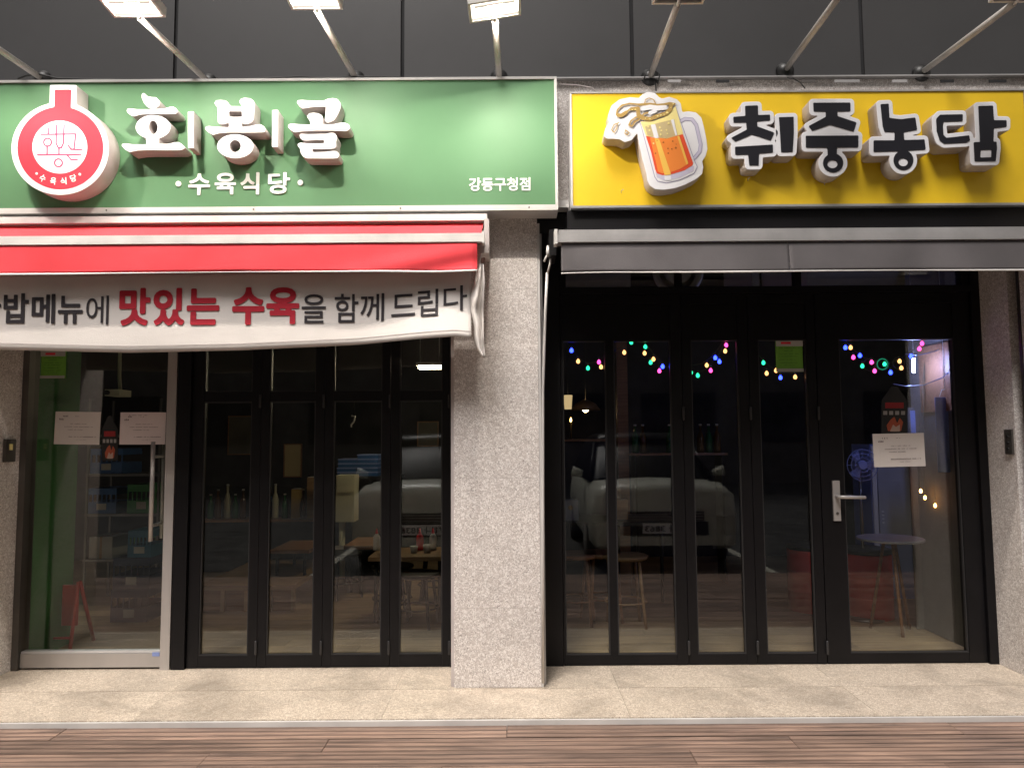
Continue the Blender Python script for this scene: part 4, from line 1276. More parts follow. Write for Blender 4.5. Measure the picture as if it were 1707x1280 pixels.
# ------------------------------------------------------------------ switch plates on the granite jambs
sp = thing('switch_box', 'grey metal key switch plate on the right granite jamb', 'switch', (XR, 4.27, P(1667, 757, 4.27).z))
zz0, zz1 = P(1667, 757, 4.25).z, P(1667, 716, 4.25).z
box('cover', XR - .014, XR - .0005, 4.215, 4.275, zz0, zz1, M['dark_steel'], sp, bevel=.003)
for k in range(3):
    lathe('button', [(0.008, 0), (0.008, -.006)], (XR - .014, 4.245, zz0 + .03 + k * .035), M['black_plastic'], sp, axis='X', n=10)
sp = thing('switch_box', 'brown metal switch box on the left granite wall at the photo edge', 'switch', (XL, 4.16, P(5, 770, 4.3).z))
zz0, zz1 = P(5, 770, 4.36).z, P(5, 732, 4.36).z
box('cover', XL + .0005, XL + .018, 4.30, 4.385, zz0, zz1, M['dark_steel'], sp, bevel=.003)
box('label_plate', XL + .0185, XL + .0195, 4.325, 4.355, zz0 + .07, zz0 + .105, M['mug_pale'], sp)

# ------------------------------------------------------------------ notices on the glass
def notice(label, u0, u1, v0, v1, m, lines, skew=0.0, name='paper_notice', head=None):
    y = YD - .0075
    a = P(u0, v1, y); b = P(u1, v0, y)
    t = thing(name, label, 'notice', ((a.x + b.x) / 2, y, a.z), None)
    rot = Matrix.Rotation(skew, 3, 'Y')
    c = Vector(((a.x + b.x) / 2, y, (a.z + b.z) / 2))
    bm = bmesh.new(); nx = 8; g = []
    for i in range(nx + 1):
        xx = a.x + (b.x - a.x) * i / nx
        g.append([bm.verts.new((xx, y - 0.0015 * math.sin(i * 1.3) ** 2, a.z + (b.z - a.z) * j / 4)) for j in range(5)])
    for i in range(nx):
        for j in range(4):
            bm.faces.new((g[i][j], g[i + 1][j], g[i + 1][j + 1], g[i][j + 1]))
    if skew: bmesh.ops.rotate(bm, verts=bm.verts[:], cent=c, matrix=rot)
    o = link('sheet', bm_mesh('sheet', bm), m, t); s = o.modifiers.new('s', 'SOLIDIFY'); s.thickness = .0006; s.offset = 1
    W_, H_ = b.x - a.x, b.z - a.z
    bm = bmesh.new()
    rnd = random.Random(hash(label) % 1000 if False else len(label))
    for (fx0, fx1, fy, hgt) in lines:
        x = a.x + W_ * fx0
        while x < a.x + W_ * fx1:
            w = rnd.uniform(.004, .009)
            z = a.z + H_ * fy
            add_box(bm, x, x + w * .7, y - .0042, y - .0036, z, z + hgt * rnd.uniform(.6, 1))
            x += w + (rnd.random() < .2) * .008
    if skew: bmesh.ops.rotate(bm, verts=bm.verts[:], cent=c, matrix=rot)
    pl_ = link('print_lines', bm_mesh('print_lines', bm), head or M['pencil'], t); pl_['kind'] = 'stuff'
    return t
LN = [(.45, .52, .85, .004), (.35, .72, .62, .004), (.22, .85, .53, .004), (.3, .62, .44, .004), (.33, .9, .22, .006), (.5, .7, .14, .003), (.1, .2, .74, .012), (.18, .28, .84, .010)]
notice('cream paper notice taped on the glass door, left of the fire sticker', 90, 168, 686, 741, M['paper'], LN, R(1.2))
notice('pinkish paper notice taped on the glass door behind the top of the pull bar', 199, 277, 687, 741, M['paper_pink'], LN + [(.2, .6, .9, .004)], R(0.3))
notice('cream paper notice taped on the black swing door', 1457, 1540, 722, 778, M['paper'], LN, R(-0.8))
M['header_white'] = mat('notice_header', (0.45, 0.45, 0.42), .8)
def lime(label, u0, u1, v0, v1):
    LL = [(.12, .88, .74, .004), (.3, .6, .66, .003), (.12, .85, .56, .003), (.12, .8, .48, .003), (.12, .7, .38, .003), (.15, .8, .28, .003), (.3, .7, .20, .003)]
    t = notice(label, u0, u1, v0, v1, M['lime'], LL, 0, 'lime_notice', M['lime_text'])
    y = YD - .0100
    a = P(u0, v1, YD); b = P(u1, v0, YD)
    for f0, f1 in ((.80, 1.0), (0.0, .10)):
        box('header', a.x, b.x, y - .0012, y - .0003, a.z + (b.z - a.z) * f0, a.z + (b.z - a.z) * f1, M['header_white'], t)
    box('header_mark', a.x + .03, a.x + .09, y - .002, y - .0013, b.z - .025, b.z - .012, M['ink_red'], t)
lime('lime green notice at the top left of the steel framed glass door', 68, 111, 585, 631)
lime('lime green notice at the top of the folding door beside the handle', 1294, 1337, 567, 620)

M['fire_black'] = mat('sticker_black', (0.012, 0.012, 0.012), .4)
M['dim_red'] = mat('sticker_red', (0.30, 0.012, 0.015), .5)
M['dim_white'] = mat('sticker_grey', (0.34, 0.33, 0.32), .5)
M['flame'] = mat('flame_orange', (0.42, 0.09, 0.04), .6)
M['flame_pale'] = mat('flame_pale', (0.50, 0.36, 0.30), .6)
def firesign(label, u, v0, v1, w):
    y = YD - .006
    a = P(u, v1, y)
    t = thing('fire_sticker', label, 'sticker', a)
    H = v1 - v0
    sh = [('P', [(u - w, v1), (u + w, v1), (u + w, v0 + .30 * H), (u + w * .5, v0 + .12 * H), (u + w * .25, v0), (u - w * .25, v0), (u - w * .5, v0 + .12 * H), (u - w, v0 + .30 * H)])]
    flat('backing', sh, y, M['fire_black'], t, off=0.0, thick=.0015, soft=1.0, res=90)
    flat('red_band', [('P', [(u - w * .7, v0 + .34 * H), (u + w * .7, v0 + .34 * H), (u + w * .7, v0 + .46 * H), (u - w * .7, v0 + .46 * H)])], y, M['dim_red'], t, off=.001, thick=-.0003, res=60)
    bl = []
    for k in range(4):
        x = u - w * .85 + k * w * .45
        bl.append(('P', [(x, v0 + .52 * H), (x + w * .3, v0 + .52 * H), (x + w * .3, v0 + .60 * H), (x, v0 + .60 * H)]))
    flat('white_marks', bl, y, M['dim_white'], t, off=.001, thick=-.0003, res=120)
    fl = [('P', [(u - w * .5, v1 - .06 * H), (u + w * .5, v1 - .06 * H), (u + w * .65, v1 - .25 * H), (u + w * .4, v1 - .34 * H), (u + w * .2, v1 - .22 * H), (u, v1 - .36 * H), (u - w * .3, v1 - .30 * H), (u - w * .6, v1 - .18 * H)])]
    flat('flame', fl, y, M['flame'], t, off=.001, thick=-.0003, soft=.3, res=90)
    flat('flame_core', [('P', [(u - w * .35, v1 - .05 * H), (u + w * .4, v1 - .05 * H), (u + w * .4, v1 - .2 * H), (u + .1 * w, v1 - .14 * H), (u - .1 * w, v1 - .2 * H)])], y, M['flame_pale'], t, off=.0018, thick=-.0012, soft=.3, res=90)
firesign('black fire warning sticker with a flame between the two paper notices', 183, 693, 768, 13.5)
firesign('large black fire warning sticker with a flame on the swing door above its notice', 1491, 644, 723, 22)

# ------------------------------------------------------------------ string lights inside the right windows
BC = {'b': (0.015, 0.03, 1.0), 'o': (1.0, 0.42, 0.14), 'g': (0.03, 0.85, 0.38), 'p': (1.0, 0.06, 0.32), 'y': (0.55, 0.9, 0.15)}
for k, c in BC.items():
    M['bulb_' + k] = emis('bulb_' + k, c, {'b': 9.0, 'o': 2.0, 'g': 1.5, 'p': 2.6, 'y': 1.3}[k])
M['bulb_core'] = emis('bulb_core', (0.9, 0.9, 1.0), 12)
YG = YD + 0.05
def garland(label, bulbs, wires):
    pts = [P(u, v, YG) for u, v, c in bulbs]
    t = thing('string_light', label, 'string light', pts[0])
    bm = bmesh.new()
    for wv in wires:
        add_tube(bm, [P(u, v, YG) for u, v in wv], 0.0016, 5)
    link('wire', bm_mesh('wire', bm), M['wire'], t)
    for (u, v, c) in bulbs:
        a = P(u, v, YG)
        bm = bmesh.new()
        prof = [(0.002, 0.010), (0.006, 0.007), (0.0112, -0.002), (0.0112, -0.010), (0.007, -0.017), (0.002, -0.019)]
        add_lathe(bm, [(r, h) for r, h in prof], a, 'Z', 10)
        bo_ = link('bulb', bm_mesh('bulb', bm), M['bulb_' + c], t, smooth=True)
        lathe('bulb_cap', [(0.005, 0), (0.005, 0.014)], a + Vector((0, 0, .011)), M['wire'], bo_, n=8)
def z1(l, sc, o): return [(o[0] + x / sc, o[1] + y / sc, c) for x, y, c in l]
A = z1([(225, 183, 'b'), (272, 260, 'o'), (342, 308, 'g'), (420, 265, 'p'), (435, 300, 'o'), (512, 172, 'b'), (513, 262, 'p'), (600, 197, 'o'), (650, 125, 'g'), (750, 157, 'g'), (745, 202, 'o'), (808, 245, 'o'), (788, 268, 'g'), (873, 297, 'b'), (850, 328, 'p')], 4.2675, (900, 540))
wa = [[(945, 572), (953, 580), (965, 598), (980, 606), (998, 602), (1012, 588), (1025, 585), (1035, 578), (1042, 570), (1052, 566)], [(1070, 568), (1084, 582), (1095, 598), (1106, 610), (1112, 612)], [(1018, 568), (1022, 582)], [(1062, 570), (1075, 572), (1090, 590), (1105, 604)]]
garland('string of coloured bulbs sagging across the two pane leaf', A, wa)
B = z1([(1075, 340, 'g'), (1123, 360, 'g'), (1187, 288, 'o'), (1215, 325, 'p'), (1248, 235, 'b'), (1277, 262, 'b'), (1318, 187, 'o'), (1325, 145, 'p')], 4.2675, (900, 540))
garland('rising string of coloured bulbs in the middle narrow folding door', B, [[(1146, 612), (1160, 622), (1175, 616), (1188, 604), (1200, 588), (1208, 570)], [(1148, 610), (1170, 606), (1185, 596), (1198, 580), (1206, 568)]])
Cc = z1([(1543, 270, 'y'), (1590, 270, 'g'), (1613, 345, 'o'), (1680, 325, 'o')], 4.2675, (900, 540)) + [(1301, 628, 'b'), (1325.5, 627, 'o')]
garland('string of coloured bulbs running under the lime notice', Cc, [[(1258, 584), (1272, 600), (1285, 612), (1300, 620), (1318, 622), (1334, 616)]])
Dd = z1([(517, 152, 'b'), (552, 152, 'o'), (570, 217, 'p'), (614, 205, 'b'), (630, 275, 'g'), (692, 250, 'p'), (712, 308, 'p'), (778, 262, 'g'), (818, 318, 'b'), (878, 243, 'o'), (890, 288, 'o'), (955, 210, 'b'), (1010, 160, 'p'), (1028, 125, 'p')], 4, (1280, 540))
ring = lambda cx, cy, r: [(cx + r * math.cos(a * .524), cy + r * math.sin(a * .524)) for a in range(13)]
garland('string of coloured bulbs looped across the swing door', Dd, [[(1408, 566), (1425, 585), (1440, 596), (1460, 602), (1485, 604), (1500, 598), (1515, 588), (1530, 578), (1538, 568)], ring(1471, 607, 11), ring(1449, 608, 10), ring(1498, 605, 10)])
lp = ring(1471, 607, 9)
tube('halo_ring', [P(u, v, YG - .012) for u, v in lp], 0.0028, emis('halo_green', (0.02, 0.55, 0.28), 0.30), None, n=6)  # green halo of a bulb modelled as a dim glowing ring
tag(C.objects[-1], 'small green ring added as the halo of a bulb in the swing door lights', 'light')

# ------------------------------------------------------------------ shop interiors
def X_(u, Y, v=900): return P(u, v, Y).x
def Z_(v, Y, u=853): return P(u, v, Y).z
fl = thing('inner_floor', 'dim wooden floor inside both shops', None, (0, 6.5, 0), kind='structure')
box('floor_base', -5.2, 5.2, 4.62, 8.6, -0.11, -0.03, M['core'], fl)
yy = 4.605
r_ = 0
while yy < 8.55:
    xo = -5.2 - [0, .6, 1.1, .3][r_ % 4]
    while xo < 5.2:
        a, b = max(xo, -5.2), min(xo + 1.6, 5.2)
        if b - a > .05:
            box('floor_board', a + .001, b - .001, yy + .001, yy + .174, -0.028, -0.001, M['inner_floor'], fl)
        xo += 1.6
    yy += .175; r_ += 1
ce = box('ceiling', -5.2, 5.2, 4.56, 8.7, 2.66, 2.72, M['ceiling']); tag(ce, 'grey ceiling inside the shops', kind='structure')
def wall(label, x0, x1, y0, y1, m, z0=0.0, z1=2.66):
    o = box('shop_wall', x0, x1, y0, y1, z0, z1, m)
    return tag(o, label, 'wall')
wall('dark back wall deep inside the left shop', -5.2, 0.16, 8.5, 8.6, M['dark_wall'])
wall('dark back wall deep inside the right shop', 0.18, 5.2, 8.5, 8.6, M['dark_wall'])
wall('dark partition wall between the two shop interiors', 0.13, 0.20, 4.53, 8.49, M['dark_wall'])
wall('outer side wall on the left inside the left shop', -5.3, -5.21, 4.0, 8.6, M['inner_wall'])
wall('outer side wall on the right inside the right shop', 5.21, 5.3, 4.0, 8.6, M['inner_wall'])
wall('green painted wall return just inside the steel framed glass door', XL - .14, XL - 0.01, 4.56, 5.06, M['green_paint'])
wall('grey rendered wall return just inside the swing door', XR + .01, XR + .12, 4.57, 5.3, M['inner_wall'])

def cyl_legs(t, x0, x1, y0, y1, z, m, r=.014, ins=.05):
    for x in (x0 + ins, x1 - ins):
        for y in (y0 + ins, y1 - ins):
            tube('leg', [(x, y, 0.001), (x, y, z)], r, m, t, n=8)
def table(label, x0, x1, y0, y1, z, m, lm, base=0.0, group=None):
    t = thing('table', label, 'table', ((x0 + x1) / 2, (y0 + y1) / 2, base), group)
    box('table_top', x0, x1, y0, y1, z - .03, z, m, t, bevel=.006)
    for x in (x0 + .05, x1 - .05):
        for y in (y0 + .05, y1 - .05):
            tube('leg', [(x, y, base + .001), (x, y, z - .03)], .014, lm, t, n=8)
    return t
def copy_tree(o, loc, label=None, rz=0.0):
    c = o.copy(); C.objects.link(c); c.location = loc; c.rotation_euler = (0, 0, rz)
    if label: c['label'] = label
    for ch in o.children:
        d = ch.copy(); C.objects.link(d); d.parent = c
        for g2 in ch.children:
            e = g2.copy(); C.objects.link(e); e.parent = d
    return c

# left shop
pf = thing('platform', 'low wooden seating platform behind the first folding door', 'platform', (-2.1, 6.3, 0))
px0, px1 = X_(330, 5.9), X_(492, 5.9)
box('platform_top', px0, px1, 5.9, 7.2, .17, .205, M['pale_wood'], pf, bevel=.004)
for i in range(5):
    x = px0 + (px1 - px0 - .03) * i / 4
    box('post', x, x + .03, 5.91, 5.94, .001, .169, M['pale_wood'], pf)
box('front_panel', px0 + .01, px1 - .01, 5.945, 5.96, .001, .168, M['table_wood'], pf)
table('low brown table standing on the seating platform', X_(462, 6.5), X_(526, 6.5), 6.3, 6.9, Z_(911, 6.4), M['table_wood'], M['black_plastic'], .206)
table('brown table in the back left of the third folding door', X_(573, 6.6), X_(645, 6.6), 6.6, 7.2, Z_(908, 6.6), M['table_wood'], M['black_plastic'])
t = table('table with cups seen through the last left folding door', X_(618, 5.6), X_(745, 5.6), 5.5, 6.0, Z_(927, 5.5), M['pale_wood'], M['black_plastic'])
for i, (u, h) in enumerate(((640, .07), (690, .05), (712, .06))):
    o = lathe('cup', [(.024, 0), (.032, h), (.028, h), (.02, .006)], (X_(u, 5.7), 5.7, Z_(927, 5.5) + .001), M['white_acryl'], n=14)
    tag(o, ['tall white cup at the left end of the table by the pillar', 'small white cup in the middle of the table by the pillar', 'white cup at the right end of the table by the pillar'][i], 'cup')
# counter with trays
ct = thing('counter', 'dark counter carrying stacks of blue trays in the left shop', 'counter', (X_(600, 7.4), 7.4, 0))
cz = Z_(792, 7.2)
box('counter_top', X_(560, 7.2), X_(660, 7.2), 7.15, 7.75, cz - .03, cz, M['black_plastic'], ct, bevel=.004)
box('front_panel', X_(562, 7.2), X_(658, 7.2), 7.2, 7.7, .001, cz - .031, M['dark_wall'], ct)
for k in range(9):
    left = k < 4
    kk = k if left else k - 4
    u0, u1 = (563, 594) if left else (595, 630)
    j = random.uniform(-.006, .006)
    o = thing('blue_tray', ['bottom', 'second', 'third', 'topmost', 'bottom', 'second', 'third', 'fourth', 'topmost'][k] + ' blue tray of the ' + ('left' if left else 'right') + ' stack on the counter', 'tray', (X_(u0, 7.25) + j, 7.25, cz + .001 + kk * .042), 'blue trays stacked on the counter')
    x0, x1 = X_(u0, 7.25) + j, X_(u1, 7.25) + j; z = cz + .001 + kk * .042
    box('tray_base', x0, x1, 7.22, 7.5, z, z + .030, M['blue_plastic'], o, bevel=.003)
    box('tray_rim', x0 - .004, x1 + .004, 7.215, 7.505, z + .0305, z + .040, M['blue_tint'], o, bevel=.003)
pc = thing('cream_cabinet', 'tall narrow cream cabinet beside the blue trays', 'cabinet', (X_(575, 6.9), 6.9, 0))
box('cabinet_body', X_(559, 6.9), X_(590, 6.9), 6.9, 7.1, Z_(868, 6.9), Z_(790, 6.9), M['cream'], pc, bevel=.005)
box('cabinet_door', X_(561, 6.9), X_(588, 6.9), 6.89, 6.899, Z_(818, 6.9), Z_(793, 6.9), M['cream'], pc, bevel=.002)
tube('support_pole', [(X_(568, 6.9), 6.95, .001), (X_(568, 6.9), 6.95, Z_(868, 6.9))], .03, M['cream'], pc, n=10)
box('paper_tag', X_(559, 6.87), X_(573, 6.87), 6.86, 6.866, Z_(932, 6.87), Z_(907, 6.87), M['white_acryl'], pc)
# stools
def stool(label, x, y, z, m, group=None):
    t = thing('stool', label, 'stool', (x, y, 0), group)
    lathe('seat', [(.15, z - .03), (.165, z - .02), (.165, z - .005), (.155, z)], (x, y, 0), m, t, n=24)
    for a in range(4):
        an = a * math.pi / 2 + .6
        dx, dy = math.cos(an), math.sin(an)
        tube('leg', [(x + dx * .17, y + dy * .17, .001), (x + dx * .12, y + dy * .12, z - .03)], .012, m, t, n=8)
    bm = bmesh.new()
    add_tube(bm, [(x + .15 * math.cos(k * .524), y + .15 * math.sin(k * .524), z * .35) for k in range(13)], .007, 6)
    link('foot_ring', bm_mesh('foot_ring', bm), m, t)
    return t
s0 = stool('dark stool under the table, seen in the last left folding door', X_(705, 5.75), 5.45, .38, M['black_plastic'], 'stools in the shops')
# crates
def crate(label, x0, x1, y0, y1, z0, z1, m, group='crates behind the glass door', rot=None):
    t = thing('crate', label, 'crate', ((x0 + x1) / 2, (y0 + y1) / 2, z0), group)
    w = .012
    box('crate_floor', x0, x1, y0, y1, z0, z0 + .01, m, t)
    for (a, b, c, d) in ((x0, x1, y0, y0 + w), (x0, x1, y1 - w, y1), (x0, x0 + w, y0 + w, y1 - w), (x1 - w, x1, y0 + w, y1 - w)):
        h = z1 - z0
        box('crate_side', a, b, c, d, z0 + .0105, z0 + h * .45, m, t, bevel=.002)
        box('crate_rim', a, b, c, d, z0 + h * .75, z1, m, t, bevel=.002)
    bm = bmesh.new()
    for i in range(7):
        x = x0 + (x1 - x0 - .01) * i / 6
        add_box(bm, x, x + .01, y0 + .001, y0 + w - .001, z0 + (z1 - z0) * .451, z0 + (z1 - z0) * .749)
    o = link('crate_bars', bm_mesh('crate_bars', bm), m, t); o['kind'] = 'stuff'
    box('crate_label', (x0 + x1) / 2 - .04, (x0 + x1) / 2 + .04, y0 - .002, y0 - .0005, z0 + (z1 - z0) * .15, z0 + (z1 - z0) * .4, M['header_white'], t)
    return t
M['navy'] = mat('navy_crate_plastic', (.012, .02, .055), .5)
cx0, cx1 = X_(190, 5.62), X_(251, 5.62)
crate('navy bottle crate standing on the floor', cx0, cx1, 5.6, 5.95, .001, .24, M['navy'])
crate('navy bottle crate second from the floor', cx0 + .01, cx1 + .01, 5.6, 5.95, .242, .47, M['navy'])
crate('teal blue crate on top of the navy crates', X_(213, 5.62), X_(252, 5.62), 5.62, 5.9, .472, .67, mat('teal_crate_plastic', (.02, .13, .22), .45))
sh = thing('shelf_rack', 'metal rack of boxes behind the steel framed glass door', 'shelf', (X_(200, 6.3), 6.3, 0))
sx0, sx1 = X_(150, 6.3), X_(272, 6.3)
for z in (.35, .72, 1.05, 1.38):
    box('shelf', sx0, sx1, 6.2, 6.6, z, z + .02, M['dark_steel'], sh)
for x in (sx0 + .01, sx1 - .01):
    for y in (6.215, 6.585):
        box('rack_post', x - .008, x + .008, y - .008, y + .008, .001, 1.7, M['dark_steel'], sh)
crate('green crate on the upper rack shelf', X_(218, 6.3), X_(265, 6.3), 6.22, 6.55, .741, .98, M['green_plastic'])
crate('blue crate on the rack shelf left of the green crate', X_(152, 6.3), X_(200, 6.3), 6.22, 6.55, .741, .95, M['blue_plastic'])
crate('blue crate on the top rack shelf', X_(155, 6.3), X_(208, 6.3), 6.22, 6.55, 1.071, 1.28, M['blue_plastic'])
crate('green crate on the middle rack shelf', X_(224, 6.3), X_(268, 6.3), 6.22, 6.55, .371, .60, M['green_plastic'])
cb = thing('carton', 'white carton on the lower rack shelf', 'box', (X_(180, 6.3), 6.3, .371))
box('carton_body', X_(158, 6.3), X_(196, 6.3), 6.22, 6.5, .371, .55, M['header_white'], cb, bevel=.003)
box('tape', X_(175, 6.3), X_(179, 6.3), 6.219, 6.501, .372, .5515, M['pale_wood'], cb)
rs = thing('red_sign_stand', 'red metal stand on the floor just inside the glass door', 'stand', (X_(112, 5.0), 4.95, 0))
rx0, rx1 = X_(92, 4.95), X_(138, 4.95)
for x in (rx0, rx1):
    tube('leg', [(x, 4.85, .001), (x + (.02 if x == rx0 else -.02), 4.95, .42)], .012, M['red_paint'], rs, n=8)
    tube('leg', [(x, 5.12, .001), (x + (.02 if x == rx0 else -.02), 4.97, .42)], .012, M['red_paint'], rs, n=8)
box('panel', rx0 + .02, rx1 - .02, 4.945, 4.965, .14, .40, M['red_paint'], rs, bevel=.004)
tube('cross_bar', [(rx0 + .005, 4.87, .08), (rx1 - .005, 4.87, .08)], .008, M['red_paint'], rs)
# security camera
sc_ = thing('security_camera', 'beige security camera behind the steel framed glass door', 'camera', P(190, 655, 5.0))
a = P(190, 655, 5.0)
box('camera_body', a.x - .04, a.x + .055, 4.96, 5.12, a.z - .022, a.z + .022, M['cream'], sc_, bevel=.008)
lathe('camera_lens', [(.016, 0), (.016, -.02), (.012, -.02)], (a.x - .02, 4.96, a.z), M['black_plastic'], sc_, axis='Y', n=14)
tube('camera_arm', [(a.x, 5.08, a.z + .02), (a.x - .02, 5.1, a.z + .12), (a.x - .04, 5.12, 2.66)], .012, M['cream'], sc_)
# lit lamps the photograph shows inside
lt = thing('ceiling_lamp', 'slim lit lamp near the ceiling by the pillar in the left shop', 'lamp', P(720, 613, 6.6))
a = P(720, 613, 6.6)
box('lamp_housing', a.x - .13, a.x + .1, 6.5, 6.62, a.z + .012, a.z + .04, M['white_metal'], lt, bevel=.004)
box('lamp_tube', a.x - .11, a.x + .09, 6.51, 6.60, a.z - .012, a.z + .0115, emis('inner_lamp', (1, .82, .55), 55.0), lt)
for x in (a.x - .1, a.x + .07):
    tube('hanger', [(x, 6.56, a.z + .04), (x, 6.56, 2.66)], .003, M['white_metal'], lt)
# hooks and posters deep inside
o = thing('wall_hook', 'small shiny hook high behind the third folding door', 'hook', P(588, 700, 7.0))
tube('hook', [P(586, 693, 7), P(592, 694, 7), P(590, 703, 7), P(585, 708, 7), P(586, 712, 7)], .008, M['steel'], o)
tube('bracket', [P(590, 694, 7), P(590, 660, 7), P(590, 655, 8.49)], .006, M['black_frame'], o)
for k, (u0, u1, v0, v1, Y, m, lb) in enumerate(((345, 400, 690, 760, 7.9, M['inner_wall'], 'faded grey poster at the back behind the first folding door'),
                                            (445, 478, 740, 800, 7.9, M['mug_tan'], 'tan menu board at the back behind the second folding door'),
                                            (684, 722, 700, 745, 7.9, M['inner_wall'], 'grey framed picture at the back behind the last left folding door'))):
    p_ = thing('wall_board', lb, 'board', P((u0 + u1) / 2, v1, Y))
    a, b = P(u0, v1, Y), P(u1, v0, Y)
    box('board_face', a.x + .012, b.x - .012, 8.47, 8.485, a.z + .012, b.z - .012, m, p_)
    for q in ((a.x, b.x, a.z, a.z + .011), (a.x, b.x, b.z - .011, b.z), (a.x, a.x + .011, a.z + .0115, b.z - .0115), (b.x - .011, b.x, a.z + .0115, b.z - .0115)):
        box('board_frame', q[0], q[1], 8.462, 8.488, q[2], q[3], M['table_wood'], p_)

# right shop
tb = table('long dark table behind the two pane leaf', X_(925, 5.6), X_(1138, 5.6), 5.6, 6.2, .71, M['black_plastic'], M['black_plastic'])
s1_ = stool('dark round stool at the left end of the long table', X_(960, 5.45), 5.5, .50, M['table_wood'], 'stools in the shops')
copy_tree(s1_, (X_(1002, 5.5), 5.56, 0), 'second stool from the left at the long table', .4)
s3 = copy_tree(s1_, (X_(1042, 5.4), 5.42, 0), 'wooden stool in the middle of the two pane leaf', .2)
for ch in s3.children:
    ch.data = ch.data.copy(); ch.data.materials[0] = M['pale_wood']
cb = thing('carton', 'small white carton at the left end of the long table', 'box', (X_(950, 5.8), 5.8, .711))
box('carton_body', X_(938, 5.8), X_(964, 5.8), 5.75, 5.9, .711, .86, M['header_white'], cb, bevel=.003)
flat('round_mark', [('E', 951, 846, 4, 4)], 5.75, M['mug_gold'], cb, off=.001, thick=-.0003, res=30)
hb = thing('chopstick_box', 'wooden utensil holder on the long table', 'holder', (X_(1035, 5.8), 5.8, .711))
box('holder_block', X_(1025, 5.8), X_(1047, 5.8), 5.78, 5.88, .711, .86, M['pale_wood'], hb, bevel=.006)
for k in range(6):
    x = X_(1026 + k * 2.2, 5.8)
    tube('chopstick', [(x, 5.83, .82), (x + random.uniform(-.01, .01), 5.82 + .01 * k, .93 + .015 * (k % 3))], .005, M['pale_wood'], hb, n=6)
po = thing('wooden_post', 'brown wooden post rising behind the mullion of the two pane leaf', 'post', (X_(1042, 6.4), 6.4, 0))
box('post_shaft', X_(1033, 6.4), X_(1051, 6.4), 6.4, 6.5, .01, 2.655, M['table_wood'], po, bevel=.006)
box('post_foot', X_(1030, 6.4), X_(1054, 6.4), 6.385, 6.515, .001, .0095, M['black_plastic'], po)
shf = thing('wall_shelf', 'dark shelf with bottles at the back of the right shop', 'shelf', (X_(1090, 7.0), 7.0, Z_(757, 7.0)))
box('shelf_board', X_(1052, 7.0), X_(1215, 7.0), 6.95, 7.2, Z_(757, 7) - .02, Z_(757, 7), M['table_wood'], shf, bevel=.003)
for u in (1060, 1205):
    box('shelf_bracket', X_(u, 7), X_(u, 7) + .02, 6.97, 7.2, .001, Z_(757, 7) - .021, M['black_frame'], shf)
def bottle(label, u, Y, z, m, h=.26, group='bottles in the right shop'):
    t = thing('bottle', label, 'bottle', (X_(u, Y), Y, z), group)
    lathe('bottle_glass', [(.030, 0), (.034, .008), (.034, h * .55), (.024, h * .68), (.012, h * .78), (.012, h)], (X_(u, Y), Y, z), m, t, n=16)
    lathe('bottle_cap', [(.014, h - .004), (.014, h + .012)], (X_(u, Y), Y, z), M['white_metal'], t, n=12)
    return t
M['bottle_green'] = mat('bottle_green_glass', (.02, .12, .04), .12, rvar=.02)
M['bottle_brown'] = mat('bottle_brown_glass', (.10, .04, .01), .12, rvar=.02)
zs_ = Z_(757, 7) + .001
for k, u in enumerate((1062, 1075, 1120, 1172, 1186, 1200)):
    bottle(['green bottle at the left end of the dark back shelf', 'brown bottle second on the dark back shelf', 'green bottle alone near the middle of the dark back shelf', 'brown bottle left in the trio on the dark back shelf', 'green bottle within the trio on the dark back shelf', 'brown bottle at the right end of the dark back shelf'][k], u, 7.08, zs_, M['bottle_green'] if k % 2 == 0 else M['bottle_brown'])
lw_ = thing('pendant_lamp', 'warm lit pendant lamp far back behind the left pane of the right shop', 'lamp', P(975, 690, 7.8))
a = P(976, 684, 7.8)
lathe('lamp_shade', [(.16, 0), (.11, .07), (.03, .11), (.02, .11), (.10, .065), (.15, 0)], (a.x, 7.8, a.z), M['pale_wood'], lw_, n=24)
lathe('lamp_bulb', [(.01, .05), (.035, .02), (.035, -.01), (.01, -.03)], (a.x, 7.8, a.z + .01), emis('warm_bulb', (1, .62, .25), 22), lw_, n=14)
tube('lamp_cord', [(a.x, 7.8, a.z + .11), (a.x, 7.8, 2.66)], .004, M['black_plastic'], lw_)
lw2 = thing('pendant_lamp', 'small warm lamp shade left of the pendant lamp', 'lamp', P(947, 680, 7.4))
a = P(947, 682, 7.4)
lathe('lamp_shade', [(.035, 0), (.045, .14), (.04, .14), (.03, 0)], (a.x, 7.4, a.z), emis('dim_shade', (1, .7, .35), 0.35), lw2, n=16)
tube('lamp_cord', [(a.x, 7.4, a.z + .14), (a.x, 7.4, 2.66)], .004, M['black_plastic'], lw2)
gb = thing('candle_holder', 'golden candle holder glinting behind the left pane of the right shop', 'candle holder', P(952, 732, 6.5))
a = P(952, 732, 6.5); M['brass'] = mat('brass', (.7, .42, .12), .25, 1.0)
lathe('stem', [(.03, 0), (.008, .01), (.006, .12), (.02, .14), (.02, .15)], (a.x, 6.5, a.z), M['brass'], gb, n=14)
lathe('flame', [(.002, .151), (.008, .16), (.006, .175), (.001, .19)], (a.x, 6.5, a.z), emis('candle', (1, .55, .15), 14), gb, n=10)
cs = thing('side_cabinet', 'dark side cabinet under the golden candle holder', 'cabinet', (a.x + .06, 6.6, 0))
box('cabinet_body', a.x - .15, a.x + .3, 6.4, 6.8, .001, a.z - .021, M['dark_wall'], cs, bevel=.004)
box('cabinet_top', a.x - .17, a.x + .32, 6.38, 6.82, a.z - .020, a.z - .001, M['table_wood'], cs, bevel=.004)
